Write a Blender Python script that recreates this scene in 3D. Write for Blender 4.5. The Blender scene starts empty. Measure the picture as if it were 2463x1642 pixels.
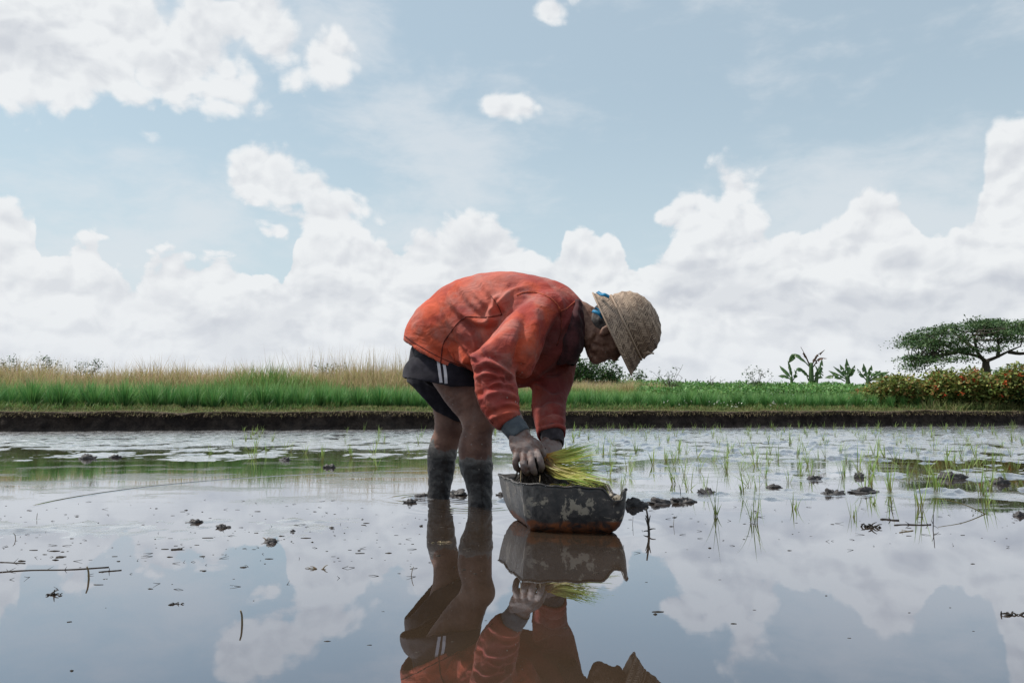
import bpy, math, random
import numpy as np
from mathutils import Vector, Matrix, noise as mnoise
from mathutils.bvhtree import BVHTree

SC = bpy.context.scene
COL = SC.collection
R = math.radians
rng = np.random.default_rng(7)
random.seed(7)

# ------------------------------------------------------------------ camera
CAM_H = 0.39          # height of the lens above the flooded field, metres
F = 2020.0            # focal length in pixels of the 2463 px wide photograph
PITCH = math.atan(161.0 / F)
cam_d = bpy.data.cameras.new('camera')
cam = bpy.data.objects.new('camera', cam_d)
COL.objects.link(cam)
cam_d.sensor_width = 36.0
cam_d.lens = 36.0 * F / 2463.0
cam_d.clip_start = 0.05
cam_d.clip_end = 6000.0
cam.location = (0, 0, CAM_H)
cam.rotation_euler = (R(90) + PITCH, 0, 0)
SC.camera = cam
SC.view_settings.view_transform = 'Standard'
SC.view_settings.look = 'None'
SC.view_settings.gamma = 1.0
SC.view_settings.use_curve_mapping = False
SC.view_settings.exposure = 0.0
SC.render.engine = 'CYCLES'
SC.cycles.max_bounces = 6
SC.cycles.diffuse_bounces = 3
SC.cycles.glossy_bounces = 4
SC.cycles.transparent_max_bounces = 6
SC.cycles.caustics_reflective = False
SC.cycles.caustics_refractive = False

SUN_EL, SUN_AZ = R(58), R(-72)      # azimuth measured from +Y towards +X

def P(px, py, Y):
    """point at distance Y (metres in front of the lens) seen at a position of the photograph"""
    a = (px - 1231.5) / F
    b = (821.0 - py) / F
    dy = math.cos(PITCH) - b * math.sin(PITCH)
    dz = math.sin(PITCH) + b * math.cos(PITCH)
    k = Y / dy
    return np.array([a * k, Y, CAM_H + dz * k])

def azel(px, py):
    p = P(px, py, 1.0); x, y, z = p[0], p[1], p[2] - CAM_H
    return math.degrees(math.atan2(x, y)), math.degrees(math.atan2(z, math.hypot(x, y)))

def W(px, py, z=0.0):
    """point of the horizontal plane z seen at a position of the photograph"""
    p = P(px, py, 1.0)
    k = (z - CAM_H) / (p[2] - CAM_H)
    return np.array([p[0] * k, k, z])

def proj(v):
    """photograph position of world points v (n,3)"""
    v = np.asarray(v, float); q = v - np.array([0, 0, CAM_H])
    c, s = math.cos(PITCH), math.sin(PITCH)
    dep = q[:, 1] * c + q[:, 2] * s
    up = -q[:, 1] * s + q[:, 2] * c
    return 1231.5 + F * q[:, 0] / dep, 821.0 - F * up / dep

# ------------------------------------------------------------------ node helpers
class Val:
    def __init__(s, nt, sock): s.nt, s.s = nt, sock
    def _m(s, op, *o, clamp=False):
        n = s.nt.nodes.new('ShaderNodeMath'); n.operation = op; n.use_clamp = clamp
        for i, a in enumerate((s,) + o):
            if isinstance(a, Val): s.nt.links.new(a.s, n.inputs[i])
            else: n.inputs[i].default_value = a
        return Val(s.nt, n.outputs[0])
    def __add__(s, o): return s._m('ADD', o)
    __radd__ = __add__
    def __sub__(s, o): return s._m('SUBTRACT', o)
    def __rsub__(s, o): return (s * -1.0) + o
    def __mul__(s, o): return s._m('MULTIPLY', o)
    __rmul__ = __mul__
    def __truediv__(s, o): return s._m('DIVIDE', o)
    def max(s, o): return s._m('MAXIMUM', o)
    def min(s, o): return s._m('MINIMUM', o)
    def smax(s, o, k): return s._m('SMOOTH_MAX', o, k)
    def sat(s): return s._m('ADD', 0.0, clamp=True)
    def sqrt(s): return s._m('SQRT')
    def abs(s): return s._m('ABSOLUTE')
    def sin(s): return s._m('SINE')
    def step(s, a, b):
        n = s.nt.nodes.new('ShaderNodeMapRange'); n.interpolation_type = 'SMOOTHSTEP'
        s.nt.links.new(s.s, n.inputs['Value'])
        n.inputs['From Min'].default_value = a; n.inputs['From Max'].default_value = b
        if b < a:
            n.inputs['From Min'].default_value = b; n.inputs['From Max'].default_value = a
            n.inputs['To Min'].default_value = 1; n.inputs['To Max'].default_value = 0
        return Val(s.nt, n.outputs[0])

class NT:
    """thin wrapper round a node tree"""
    def __init__(s, nt): s.nt = nt
    def new(s, t): return s.nt.nodes.new(t)
    def link(s, a, b):
        s.nt.links.new(a.s if isinstance(a, Val) else a, b)
    def val(s, sock): return Val(s.nt, sock)
    def setv(s, sock, v):
        if isinstance(v, Val): s.link(v, sock)
        elif hasattr(v, 'links'): s.nt.links.new(v, sock)
        else: sock.default_value = v
    def noise(s, vec, scale, detail=4, rough=0.5, dist=0.0, col=False, lac=2.0, dim='3D'):
        n = s.new('ShaderNodeTexNoise'); n.noise_dimensions = dim; s.nt.links.new(vec, n.inputs['Vector'])
        n.inputs['Scale'].default_value = scale; n.inputs['Detail'].default_value = detail
        n.inputs['Roughness'].default_value = rough; n.inputs['Distortion'].default_value = dist
        n.inputs['Lacunarity'].default_value = lac
        return n.outputs['Color'] if col else s.val(n.outputs[0])
    def voro(s, vec, scale, feature='F1', smooth=None, detail=0, rough=.5, dim='3D'):
        n = s.new('ShaderNodeTexVoronoi'); n.feature = feature; n.voronoi_dimensions = dim
        s.nt.links.new(vec, n.inputs['Vector']); n.inputs['Scale'].default_value = scale
        n.inputs['Detail'].default_value = detail; n.inputs['Roughness'].default_value = rough
        if smooth is not None and 'Smoothness' in n.inputs: n.inputs['Smoothness'].default_value = smooth
        return s.val(n.outputs['Distance'])
    def scalev(s, vec, sc, loc=(0, 0, 0)):
        n = s.new('ShaderNodeMapping'); s.nt.links.new(vec, n.inputs['Vector'])
        n.inputs['Scale'].default_value = sc; n.inputs['Location'].default_value = loc
        return n.outputs[0]
    def mix(s, f, a, b, mode='MIX'):
        n = s.new('ShaderNodeMix'); n.data_type = 'RGBA'; n.blend_type = mode
        s.setv(n.inputs[0], f)
        for i, c in ((6, a), (7, b)):
            if isinstance(c, tuple): n.inputs[i].default_value = (*c[:3], 1)
            elif isinstance(c, Val): s.link(c, n.inputs[i])
            else: s.nt.links.new(c, n.inputs[i])
        return n.outputs[2]
    def coord(s, which='Object'):
        n = s.new('ShaderNodeTexCoord'); return n.outputs[which]
    def pos(s):
        return s.new('ShaderNodeNewGeometry').outputs['Position']
    def xyz(s, vec):
        n = s.new('ShaderNodeSeparateXYZ'); s.nt.links.new(vec, n.inputs[0])
        return [s.val(o) for o in n.outputs]
    def comb(s, x, y, z):
        n = s.new('ShaderNodeCombineXYZ')
        for i, v in enumerate((x, y, z)): s.setv(n.inputs[i], v)
        return n.outputs[0]
    def attr(s, name, out='Fac'):
        n = s.new('ShaderNodeAttribute'); n.attribute_name = name
        return s.val(n.outputs['Fac']) if out == 'Fac' else n.outputs[out]
    def objrand(s):
        return s.val(s.new('ShaderNodeObjectInfo').outputs['Random'])
    def bump(s, h, strength, dist=0.01, normal=None):
        n = s.new('ShaderNodeBump'); s.link(h, n.inputs['Height'])
        n.inputs['Strength'].default_value = strength; n.inputs['Distance'].default_value = dist
        if normal is not None: s.nt.links.new(normal, n.inputs['Normal'])
        return n.outputs[0]

MATS = {}
def material(name, build):
    m = bpy.data.materials.new(name); m.use_nodes = True
    nt = m.node_tree; b = nt.nodes['Principled BSDF']
    w = NT(nt); build(w, b)
    MATS[name] = m
    return m
def bset(w, b, **kw):
    names = dict(color='Base Color', rough='Roughness', spec='Specular IOR Level', metal='Metallic', normal='Normal', ior='IOR',
                 trans='Transmission Weight', coat='Coat Weight', coatr='Coat Roughness', sss='Subsurface Weight', sheen='Sheen Weight',
                 alpha='Alpha')
    for k, v in kw.items():
        s = b.inputs[names[k]]
        if isinstance(v, tuple) and k == 'color': s.default_value = (*v[:3], 1)
        else: w.setv(s, v)

# ------------------------------------------------------------------ world: sky with clouds
world = bpy.data.worlds.new('World'); SC.world = world; world.use_nodes = True
world.cycles.sampling_method = 'MANUAL'; world.cycles.sample_map_resolution = 256
wt = world.node_tree
for n in list(wt.nodes): wt.nodes.remove(n)
w = NT(wt)
out = w.new('ShaderNodeOutputWorld'); bg = w.new('ShaderNodeBackground')
wt.links.new(bg.outputs[0], out.inputs[0])
SKY_STRENGTH = 0.10
bg.inputs['Strength'].default_value = SKY_STRENGTH
sky = w.new('ShaderNodeTexSky'); sky.sky_type = 'NISHITA'; sky.sun_disc = False
sky.sun_elevation = SUN_EL; sky.sun_rotation = SUN_AZ
sky.air_density = 1.0; sky.dust_density = 1.6; sky.ozone_density = 1.2; sky.altitude = 0
dirv = w.coord('Generated')
dx, dy, dz = w.xyz(dirv)
az = dx._m('ARCTAN2', dy) * 57.29578
el = (dz / (dx * dx + dy * dy).sqrt().max(0.001))._m('ARCTANGENT') * 57.29578
# cloud texture domain: azimuth and elevation in radians, a little stretched upwards
cv = w.comb(az / 57.3, el / 57.3 * 1.3, 0.0)

def warp(vec, amt, scale):
    c = w.noise(vec, scale, 2, 0.5, col=True, dim='2D')
    n = w.new('ShaderNodeVectorMath'); n.operation = 'MULTIPLY_ADD'
    wt.links.new(c, n.inputs[0]); n.inputs[1].default_value = (amt,) * 3
    wt.links.new(vec, n.inputs[2]); return n.outputs[0]

def cloudnoise(vec, det=7):
    """billowy height of the cloud texture, about -1..1"""
    f = w.noise(vec, 8.0, det, 0.67, 0.0, dim='2D') * 2.0 - 1.0
    b1 = 0.62 - w.voro(vec, 17.0, 'F1', None, 2, 0.5, dim='2D') * 1.5
    return f * 0.95 + b1 * 0.85

cw = warp(cv, 0.035, 9.0)
n0 = cloudnoise(cw)
shift = w.new('ShaderNodeVectorMath'); shift.operation = 'ADD'
wt.links.new(cw, shift.inputs[0]); shift.inputs[1].default_value = (-0.006, 0.013, 0.0)
n1 = cloudnoise(shift.outputs[0], 6)

# outline of the long bank of cumulus over the horizon: (x, y) of its top in the photograph at 2352 px width
prof = [(-60, 430), (0, 432), (50, 470), (85, 510), (95, 585), (135, 580), (165, 535), (205, 530), (235, 575), (290, 592), (350, 585),
        (430, 560), (500, 565), (560, 605), (640, 630), (672, 530), (720, 480), (800, 500), (850, 545), (930, 530), (1000, 495), (1060, 485),
        (1150, 500), (1215, 545), (1270, 585), (1300, 520), (1350, 500), (1420, 535), (1450, 600), (1510, 585), (1530, 560),
        (1560, 520), (1640, 480), (1740, 500), (1790, 535), (1850, 490), (1930, 470), (1965, 425), (2020, 400), (2075, 435), (2110, 500),
        (2170, 530), (2215, 505), (2240, 420), (2262, 330), (2290, 255), (2352, 235), (2430, 260)]
pts = []
for x, y in prof:
    a, e = azel(x * 1.0472, y * 1.0472); pts.append((a, e))
pts = [(-60, 9.0), (-48, 13.0), (-40, 9.5)] + pts + [(40, 12.0), (48, 15.0), (60, 10.0)]
fc = w.new('ShaderNodeFloatCurve'); cm = fc.mapping; cm.use_clip = True
cu = cm.curves[0]
A0, A1, E1 = -60.0, 60.0, 30.0
P01 = [((a - A0) / (A1 - A0), e / E1) for a, e in pts]
cu.points[0].location = P01[0]; cu.points[1].location = P01[-1]
for p in P01[1:-1]: cu.points.new(*p)
for p in cu.points: p.handle_type = 'AUTO_CLAMPED'
cm.update()
w.link((az - A0) / (A1 - A0), fc.inputs['Value'])
top = w.val(fc.outputs[0]) * E1
field = (top - el) * 0.55            # positive inside, in units of roughly 1.8 degrees
field = field.min(2.5)
# single clouds: centre and radii at 2352 px width, weight
ell = [(130, 80, 270, 165), (400, 130, 200, 120), (500, 200, 95, 66), (570, 40, 170, 90), (735, 140, 105, 95), (640, 90, 110, 80),
       (1270, 22, 72, 40), (1165, 246, 90, 38), (340, 308, 50, 24), (625, 378, 92, 62), (590, 415, 66, 56), (690, 435, 115, 62), (785, 468, 78, 64), (740, 505, 130, 70),
       (1690, 430, 86, 68), (1600, 460, 90, 66), (1640, 500, 130, 80), (1575, 490, 70, 56), (70, 110, 120, 100), (270, 60, 150, 120), (230, 195, 100, 40)]
for (cx, cy, rx, ry) in ell:
    a, e = azel(cx * 1.0472, cy * 1.0472)
    rx, ry = rx * 1.0472 / F * 57.3, ry * 1.0472 / F * 57.3
    q = (((az - a) / rx)._m('POWER', 2.0) + ((el - e) / ry)._m('POWER', 2.0)).sqrt()
    g = (1.0 - q) * (max(0.6 * min(rx, ry), 1.45) if min(rx, ry) > 0.95 else 0.8)
    field = field.smax(g, 0.25)
# clouds over the rest of the dome, where the photograph does not look
hi = w.noise(w.comb(dx / (dz + 0.25).max(0.05), dy / (dz + 0.25).max(0.05), 0.0), 1.6, 4, 0.55, dim='2D')
far_mask = (el.step(27, 36)).max((az.abs()).step(38, 50))
field2 = (hi - 0.54) * 9.0 * far_mask - (1.0 - far_mask) * 6.0
field = field.max(field2)
dens = field + n0 * 0.95 * (1.0 - el.step(30, 45)) + 0.2
edge = el.step(9, 17) * 0.46 + 0.26
alpha = ((dens + 0.06) / edge).step(0.0, 1.0)
soft = (w.noise(w.scalev(cw, (1, 1.8, 1)), 3.4, 6, 0.62, dim='2D') + el.step(24, 6) * 0.10).step(0.44, 0.74) * 0.60     # thin veil round the clouds
hzn = el.step(22, 1)                                                   # haze towards the horizon
# light on the clouds: bright tops, grey bases
lit = ((n0 - n1) * 1.25 + 0.74 + el.step(10, 18) * 0.10).sat()
depth = dens.step(0.25, 2.3)
lowgrey = w.noise(w.scalev(cw, (1, 1.7, 1)), 5.5, 4, 0.55, dim='2D').step(0.49, 0.64)
greys = [(790, 672, 125, 36), (1090, 622, 100, 44), (1690, 690, 140, 52), (440, 735, 85, 60), (1860, 745, 160, 30), (590, 765, 95, 40), (2080, 600, 95, 34),
         (1370, 585, 36, 40), (330, 150, 85, 40), (20, 640, 70, 60), (1260, 690, 60, 24), (2280, 700, 90, 50)]
gsum = None
for (cx, cy, rx, ry) in greys:
    a, e = azel(cx * 1.0472, cy * 1.0472); rx, ry = rx * 1.0472 / F * 57.3, ry * 1.0472 / F * 57.3
    g = 1.0 - (((az - a) / rx)._m('POWER', 2.0) + ((el - e) / ry)._m('POWER', 2.0)).sqrt()
    gsum = g if gsum is None else gsum.max(g)
undr = (gsum + n0 * 0.9 + 0.05).step(0.0, 0.75) * 0.62
lowgrey = lowgrey.max(undr * 1.5)
shade = (1.0 - (1.0 - lit) * 0.55 - depth * lowgrey * 0.5).sat()
ccol = w.mix(shade, (5.9, 6.2, 6.75), (8.6, 8.8, 8.95))
skyc = w.mix(1.0, sky.outputs[0], (1.20, 1.36, 1.20), 'MULTIPLY')
skyc = w.mix(hzn * 0.42 + 0.50, skyc, (6.35, 7.35, 8.0))
skyc = w.mix(soft, skyc, (7.6, 7.95, 8.3))
c1 = w.mix(alpha * 0.97, skyc, ccol)
low = el.step(9.0, 1.0)
c1 = w.mix(low * 0.55, c1, (7.6, 7.95, 8.4))
ground = el.step(0.0, -2.0)
c1 = w.mix(ground, c1, (1.2, 1.2, 1.0))
wt.links.new(c1, bg.inputs['Color'])

# ------------------------------------------------------------------ sun
sun_d = bpy.data.lights.new('sun', 'SUN'); sun = bpy.data.objects.new('sun', sun_d); COL.objects.link(sun)
sun_d.energy = 4.2; sun_d.angle = R(4.0); sun_d.color = (1.0, 0.95, 0.88)
sdir = Vector((math.sin(SUN_AZ) * math.cos(SUN_EL), math.cos(SUN_AZ) * math.cos(SUN_EL), math.sin(SUN_EL)))
sun.rotation_euler = sdir.to_track_quat('Z', 'Y').to_euler()
sun.location = (0, 0, 20)

# ------------------------------------------------------------------ object helpers
def tag(o, label=None, cat=None, group=None, kind=None):
    if label: o['label'] = label
    if cat: o['category'] = cat
    if group: o['group'] = group
    if kind: o['kind'] = kind
    return o
def link(o, parent=None, loc=None):
    COL.objects.link(o)
    if loc is not None: o.location = loc
    if parent is not None: o.parent = parent
    return o
def empty(name, loc=(0, 0, 0), rz=0.0):
    o = bpy.data.objects.new(name, None); o.empty_display_size = 0.1
    COL.objects.link(o); o.location = tuple(float(c) for c in loc); o.rotation_euler = (0, 0, rz)
    return o
def mesh_np(name, v, f, mat=None, smooth=True, attrs=None):
    """mesh from numpy arrays; f is (n,3) or (n,4), or a list of such arrays"""
    me = bpy.data.meshes.new(name)
    fs = [np.asarray(a, np.int32) for a in (f if isinstance(f, list) else [f]) if len(a)]
    v = np.asarray(v, np.float32)
    me.vertices.add(len(v)); me.vertices.foreach_set('co', v.ravel())
    tot = sum(a.size for a in fs); nf = sum(len(a) for a in fs)
    me.loops.add(tot); me.loops.foreach_set('vertex_index', np.concatenate([a.ravel() for a in fs]))
    me.polygons.add(nf)
    ls = np.concatenate([np.full(len(a), a.shape[1], np.int32) for a in fs])
    me.polygons.foreach_set('loop_start', np.concatenate([[0], np.cumsum(ls)[:-1]]).astype(np.int32))
    me.polygons.foreach_set('loop_total', ls)
    me.polygons.foreach_set('use_smooth', np.full(nf, smooth))
    me.update(calc_edges=True); me.validate()
    if attrs:
        for k, a in attrs.items():
            at = me.attributes.new(k, 'FLOAT', 'POINT'); at.data.foreach_set('value', np.asarray(a, np.float32))
    if mat is not None: me.materials.append(MATS[mat] if isinstance(mat, str) else mat)
    return me
def obj(name, me, parent=None, loc=None):
    o = bpy.data.objects.new(name, me); link(o, parent, loc); return o

class MB:
    """collects vertices and faces of one mesh"""
    def __init__(s): s.v, s.q, s.t, s.a, s.n = [], [], [], [], 0
    def add(s, v, q=None, t=None, a=None):
        v = np.asarray(v, float)
        if q is not None and len(q): s.q.append(np.asarray(q) + s.n)
        if t is not None and len(t): s.t.append(np.asarray(t) + s.n)
        s.v.append(v); s.n += len(v)
        s.a.append(np.zeros(len(v)) if a is None else np.asarray(a, float))
    def mesh(s, name, mat, smooth=True):
        fs = []
        if s.q: fs.append(np.concatenate(s.q))
        if s.t: fs.append(np.concatenate(s.t))
        return mesh_np(name, np.concatenate(s.v), fs, mat, smooth, {'tone': np.concatenate(s.a)})
    def build(s, name, mat, parent=None, loc=None, smooth=True):
        return obj(name, s.mesh(name, mat, smooth), parent, loc)

def frames(pts):
    pts = np.asarray(pts, float); t = np.gradient(pts, axis=0)
    t /= np.linalg.norm(t, axis=1)[:, None] + 1e-9
    ref = np.array([0.13, 0.31, 0.94]); 
    n = np.cross(t, ref); bad = np.linalg.norm(n, axis=1) < 0.1
    n[bad] = np.cross(t[bad], np.array([1.0, 0, 0])); n /= np.linalg.norm(n, axis=1)[:, None]
    return t, n, np.cross(t, n)
def tube(mb, pts, rad, seg=8, flat=1.0, a=0.0, caps=True):
    pts = np.asarray(pts, float); m = len(pts); rad = np.broadcast_to(np.asarray(rad, float), (m,))
    t, n, b = frames(pts)
    ang = np.arange(seg) / seg * 2 * math.pi
    v = pts[:, None] + rad[:, None, None] * (np.cos(ang)[None, :, None] * n[:, None] + flat * np.sin(ang)[None, :, None] * b[:, None])
    i = np.arange(m - 1)[:, None] * seg; j = np.arange(seg)[None]; k = (j + 1) % seg
    q = np.stack([i + j, i + k, i + seg + k, i + seg + j], -1).reshape(-1, 4)
    v = v.reshape(-1, 3); tr = None
    if caps:
        v = np.concatenate([v, pts[:1], pts[-1:]]); c0 = m * seg
        jj = np.arange(seg); kk = (jj + 1) % seg
        tr = np.concatenate([np.stack([kk, jj, np.full(seg, c0)], -1), np.stack([(m - 1) * seg + jj, (m - 1) * seg + kk, np.full(seg, c0 + 1)], -1)])
    mb.add(v, q, tr, np.full(len(v), a))
def spline(pts, n):
    """Catmull-Rom through pts, n samples"""
    p = np.asarray(pts, float); m = len(p)
    e = np.concatenate([[2 * p[0] - p[1]], p, [2 * p[-1] - p[-2]]])
    u = np.linspace(0, m - 1 - 1e-6, n); i = u.astype(int); f = (u - i)[:, None]
    a, b, c, d = e[i], e[i + 1], e[i + 2], e[i + 3]
    return 0.5 * ((2 * b) + (-a + c) * f + (2 * a - 5 * b + 4 * c - d) * f ** 2 + (-a + 3 * b - 3 * c + d) * f ** 3)

def blades(mb, base, height, lean, az, width, droop=0.5, seg=4, tone=0.0, fold=0.0):
    """many grass blades at once; all arguments arrays of length n"""
    base = np.asarray(base, float); n = len(base)
    ar = lambda x: np.broadcast_to(np.asarray(x, float), (n,))
    height, lean, az, width, droop, tone = map(ar, (height, lean, az, width, droop, tone))
    u = np.linspace(0, 1, seg + 1)
    ang = lean[:, None] + droop[:, None] * u[None] ** 1.5 * 1.6      # angle from vertical along the blade
    ds = height[:, None] / seg
    hx = np.concatenate([np.zeros((n, 1)), np.cumsum(np.sin((ang[:, 1:] + ang[:, :-1]) / 2) * ds, 1)], 1)
    hz = np.concatenate([np.zeros((n, 1)), np.cumsum(np.cos((ang[:, 1:] + ang[:, :-1]) / 2) * ds, 1)], 1)
    c, s = np.cos(az), np.sin(az)
    cen = np.stack([base[:, 0, None] + hx * c[:, None], base[:, 1, None] + hx * s[:, None], base[:, 2, None] + hz], -1)
    wd = width[:, None] * np.clip(np.minimum(0.45 + u * 2.2, (1 - u) * 1.7 + 0.04), 0, 1)[None] * 0.5
    ra = az + math.pi / 2 + rng.uniform(-0.7, 0.7, n)
    sd = np.stack([np.cos(ra), np.sin(ra), np.zeros(n)], -1)
    L = cen - sd[:, None] * wd[..., None]; Rr = cen + sd[:, None] * wd[..., None]
    v = np.stack([L, Rr], 2).reshape(-1, 3)
    k = (np.arange(n) * (seg + 1) * 2)[:, None] + np.arange(seg)[None] * 2
    q = np.stack([k, k + 1, k + 3, k + 2], -1).reshape(-1, 4)
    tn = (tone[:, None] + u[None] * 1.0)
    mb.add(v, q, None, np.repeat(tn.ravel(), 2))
# ------------------------------------------------------------------ noise on arrays
def _hash(i, j, seed):
    h = (i.astype(np.int64) * 374761393 + j.astype(np.int64) * 668265263 + seed * 982451653) & 0xFFFFFFFF
    h = ((h ^ (h >> 13)) * 1274126177) & 0xFFFFFFFF
    return ((h ^ (h >> 16)) & 0xFFFF) / 65536.0 * 2 * math.pi
def perlin(x, y, seed=0):
    i, j = np.floor(x), np.floor(y); fx, fy = x - i, y - j
    u, v = fx * fx * fx * (fx * (fx * 6 - 15) + 10), fy * fy * fy * (fy * (fy * 6 - 15) + 10)
    def g(a, b):
        t = _hash(i + a, j + b, seed); return np.cos(t) * (fx - a) + np.sin(t) * (fy - b)
    a = g(0, 0) * (1 - u) + g(1, 0) * u; b = g(0, 1) * (1 - u) + g(1, 1) * u
    return (a * (1 - v) + b * v) * 1.5
def fbm(x, y, scale, octs=4, gain=0.5, seed=0, ridged=False):
    t, a, n = 0.0, 1.0, 0.0
    for o in range(octs):
        p = perlin(x * scale + 17.3 * o, y * scale - 9.1 * o, seed + o)
        if ridged: p = 1 - 2 * np.abs(p)
        t = t + a * p; n += a; a *= gain; scale *= 2.07
    return t / n
def sstep(x, a, b):
    t = np.clip((x - a) / (b - a), 0, 1); return t * t * (3 - 2 * t)
def gridmesh(nx, ny):
    i = np.arange(ny - 1)[:, None] * nx + np.arange(nx - 1)[None]
    return np.stack([i, i + 1, i + nx + 1, i + nx], -1).reshape(-1, 4)

# ------------------------------------------------------------------ materials of the setting
def mirror(w, b, n, rough, f0, gain, power, tint):
    """wet skin: reflection grows from f0 face-on towards the grazing angle"""
    lw = w.new('ShaderNodeLayerWeight'); lw.inputs['Blend'].default_value = 0.5; w.nt.links.new(n, lw.inputs['Normal'])
    fac = (w.val(lw.outputs['Facing'])._m('POWER', power) * gain + f0).sat()
    gl = w.new('ShaderNodeBsdfGlossy'); w.setv(gl.inputs['Roughness'], rough); w.nt.links.new(n, gl.inputs['Normal'])
    w.nt.links.new(w.mix(fac, tint, (1, 1, 1)), gl.inputs['Color'])
    mx = w.new('ShaderNodeMixShader'); w.link(fac, mx.inputs[0])
    w.nt.links.new(b.outputs[0], mx.inputs[1]); w.nt.links.new(gl.outputs[0], mx.inputs[2])
    w.nt.links.new(mx.outputs[0], w.nt.nodes['Material Output'].inputs['Surface'])
def m_water(w, b):
    p = w.pos(); x, y, z = w.xyz(p)
    murk = w.noise(p, 1.3, 3, 0.6)
    col = w.mix(murk.step(0.35, 0.7), (0.040, 0.026, 0.016), (0.062, 0.042, 0.028))
    # film of mud and scum lying on the water further out
    f1 = w.noise(w.scalev(p, (1.0, 1.6, 1.0)), 1.7, 6, 0.62)
    small = w.noise(w.scalev(p, (1.0, 2.2, 1.0)), 16.0, 3, 0.6) - 0.5
    rough = (f1 + small * 0.10).step(0.50, 0.60)
    rip = w.noise(w.scalev(p, (1.0, 2.5, 1.0)), 9.0, 3, 0.55)
    fine = w.noise(w.scalev(p, (1.0, 2.0, 1.0)), 60.0, 2, 0.5)
    far = y.step(4.5, 9.0); near = y.step(3.7, 2.9)
    h = rip * (far * 0.0014 + (1.0 - near) * 0.00012 + 0.00002) + fine * rough * (1.0 - near) * 0.0003
    # rings of small waves going out from the legs, the tub and a step taken to the left
    for (cx, cy, r0, wd, amp, k) in ((-0.14, 3.43, 0.14, 0.24, 0.00055, 100.0), (-0.33, 3.70, 0.12, 0.20, 0.00055, 105.0),
                                     (0.20, 2.85, 0.26, 0.14, 0.00010, 90.0), (-0.15, 3.62, 1.78, 0.035, 0.0016, 75.0)):
        d = (((x - cx) * (x - cx)) + ((y - cy) * (y - cy))).sqrt()
        env = ((d - r0).abs() / wd).step(1.0, 0.0)
        if r0 > 1: env = env * x.step(-0.3, -0.7) * y.step(3.2, 3.8)
        h = h + (d * k).sin() * env * amp
    n = w.bump(h, 1.0, 1.0)
    bset(w, b, color=col, rough=0.4, spec=0.0, normal=n)
    mirror(w, b, n, rough * (1.0 - near) * 0.05, 0.17, 0.80, 3.0, (0.64, 0.78, 1.0))
material('water', m_water)

def m_mud(w, b):
    p = w.pos(); x, y, z = w.xyz(p)
    n1 = w.noise(p, 9.0, 6, 0.6); n2 = w.noise(p, 70.0, 3, 0.6); n3 = w.noise(p, 1.5, 3, 0.5)
    col = w.mix(n1.step(0.35, 0.7), (0.045, 0.041, 0.044), (0.15, 0.14, 0.145))
    col = w.mix(n3.step(0.5, 0.7) * 0.4, col, (0.06, 0.05, 0.04))
    h = n1 * 0.006 + n2 * 0.0015
    n = w.bump(h, 0.6, 1.0)
    bset(w, b, color=col, rough=0.6, spec=0.2, normal=n)
    mirror(w, b, n, n1.step(0.3, 0.75) * 0.16 + 0.16, 0.05, 0.90, 2.6, (0.9, 0.93, 1.0))
material('mud', m_mud)
def m_clod(w, b):
    p = w.pos(); n1 = w.noise(p, 22.0, 5, 0.6); n2 = w.noise(p, 90.0, 3, 0.6)
    bset(w, b, color=w.mix(n1.step(.35, .65), (0.018, 0.016, 0.017), (0.060, 0.055, 0.056)), rough=n1.step(.3, .7) * .25 + .45, normal=w.bump(n1 * .01 + n2 * .003, .8, 1.0))
material('clod_mud', m_clod)

def m_bank(w, b):
    p = w.pos(); x, y, z = w.xyz(p)
    n1 = w.noise(p, 6.0, 6, 0.65); n2 = w.noise(p, 28.0, 4, 0.65); v = w.voro(p, 18.0, detail=2)
    col = w.mix(n1.step(0.35, 0.68), (0.014, 0.010, 0.009), (0.050, 0.037, 0.030))
    root = (z + n2 * 0.12).step(0.30, 0.40)
    col = w.mix(root * 0.7, col, (0.10, 0.075, 0.045))
    wet = z.step(0.10, 0.02)
    h = n1 * 0.04 + n2 * 0.018 + v * 0.02
    bset(w, b, color=col, rough=0.92 - wet * 0.45, spec=0.3, normal=w.bump(h, 0.9, 1.0))
material('bank_earth', m_bank)

def m_field(w, b):
    p = w.pos(); n1 = w.noise(p, 2.0, 5, 0.6); n2 = w.noise(p, 18.0, 3, 0.6)
    col = w.mix(n1.step(0.4, 0.65), (0.030, 0.045, 0.014), (0.075, 0.070, 0.030))
    bset(w, b, color=col, rough=0.95, spec=0.1, normal=w.bump(n2, 0.6, 0.03))
material('field_soil', m_field)

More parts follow.
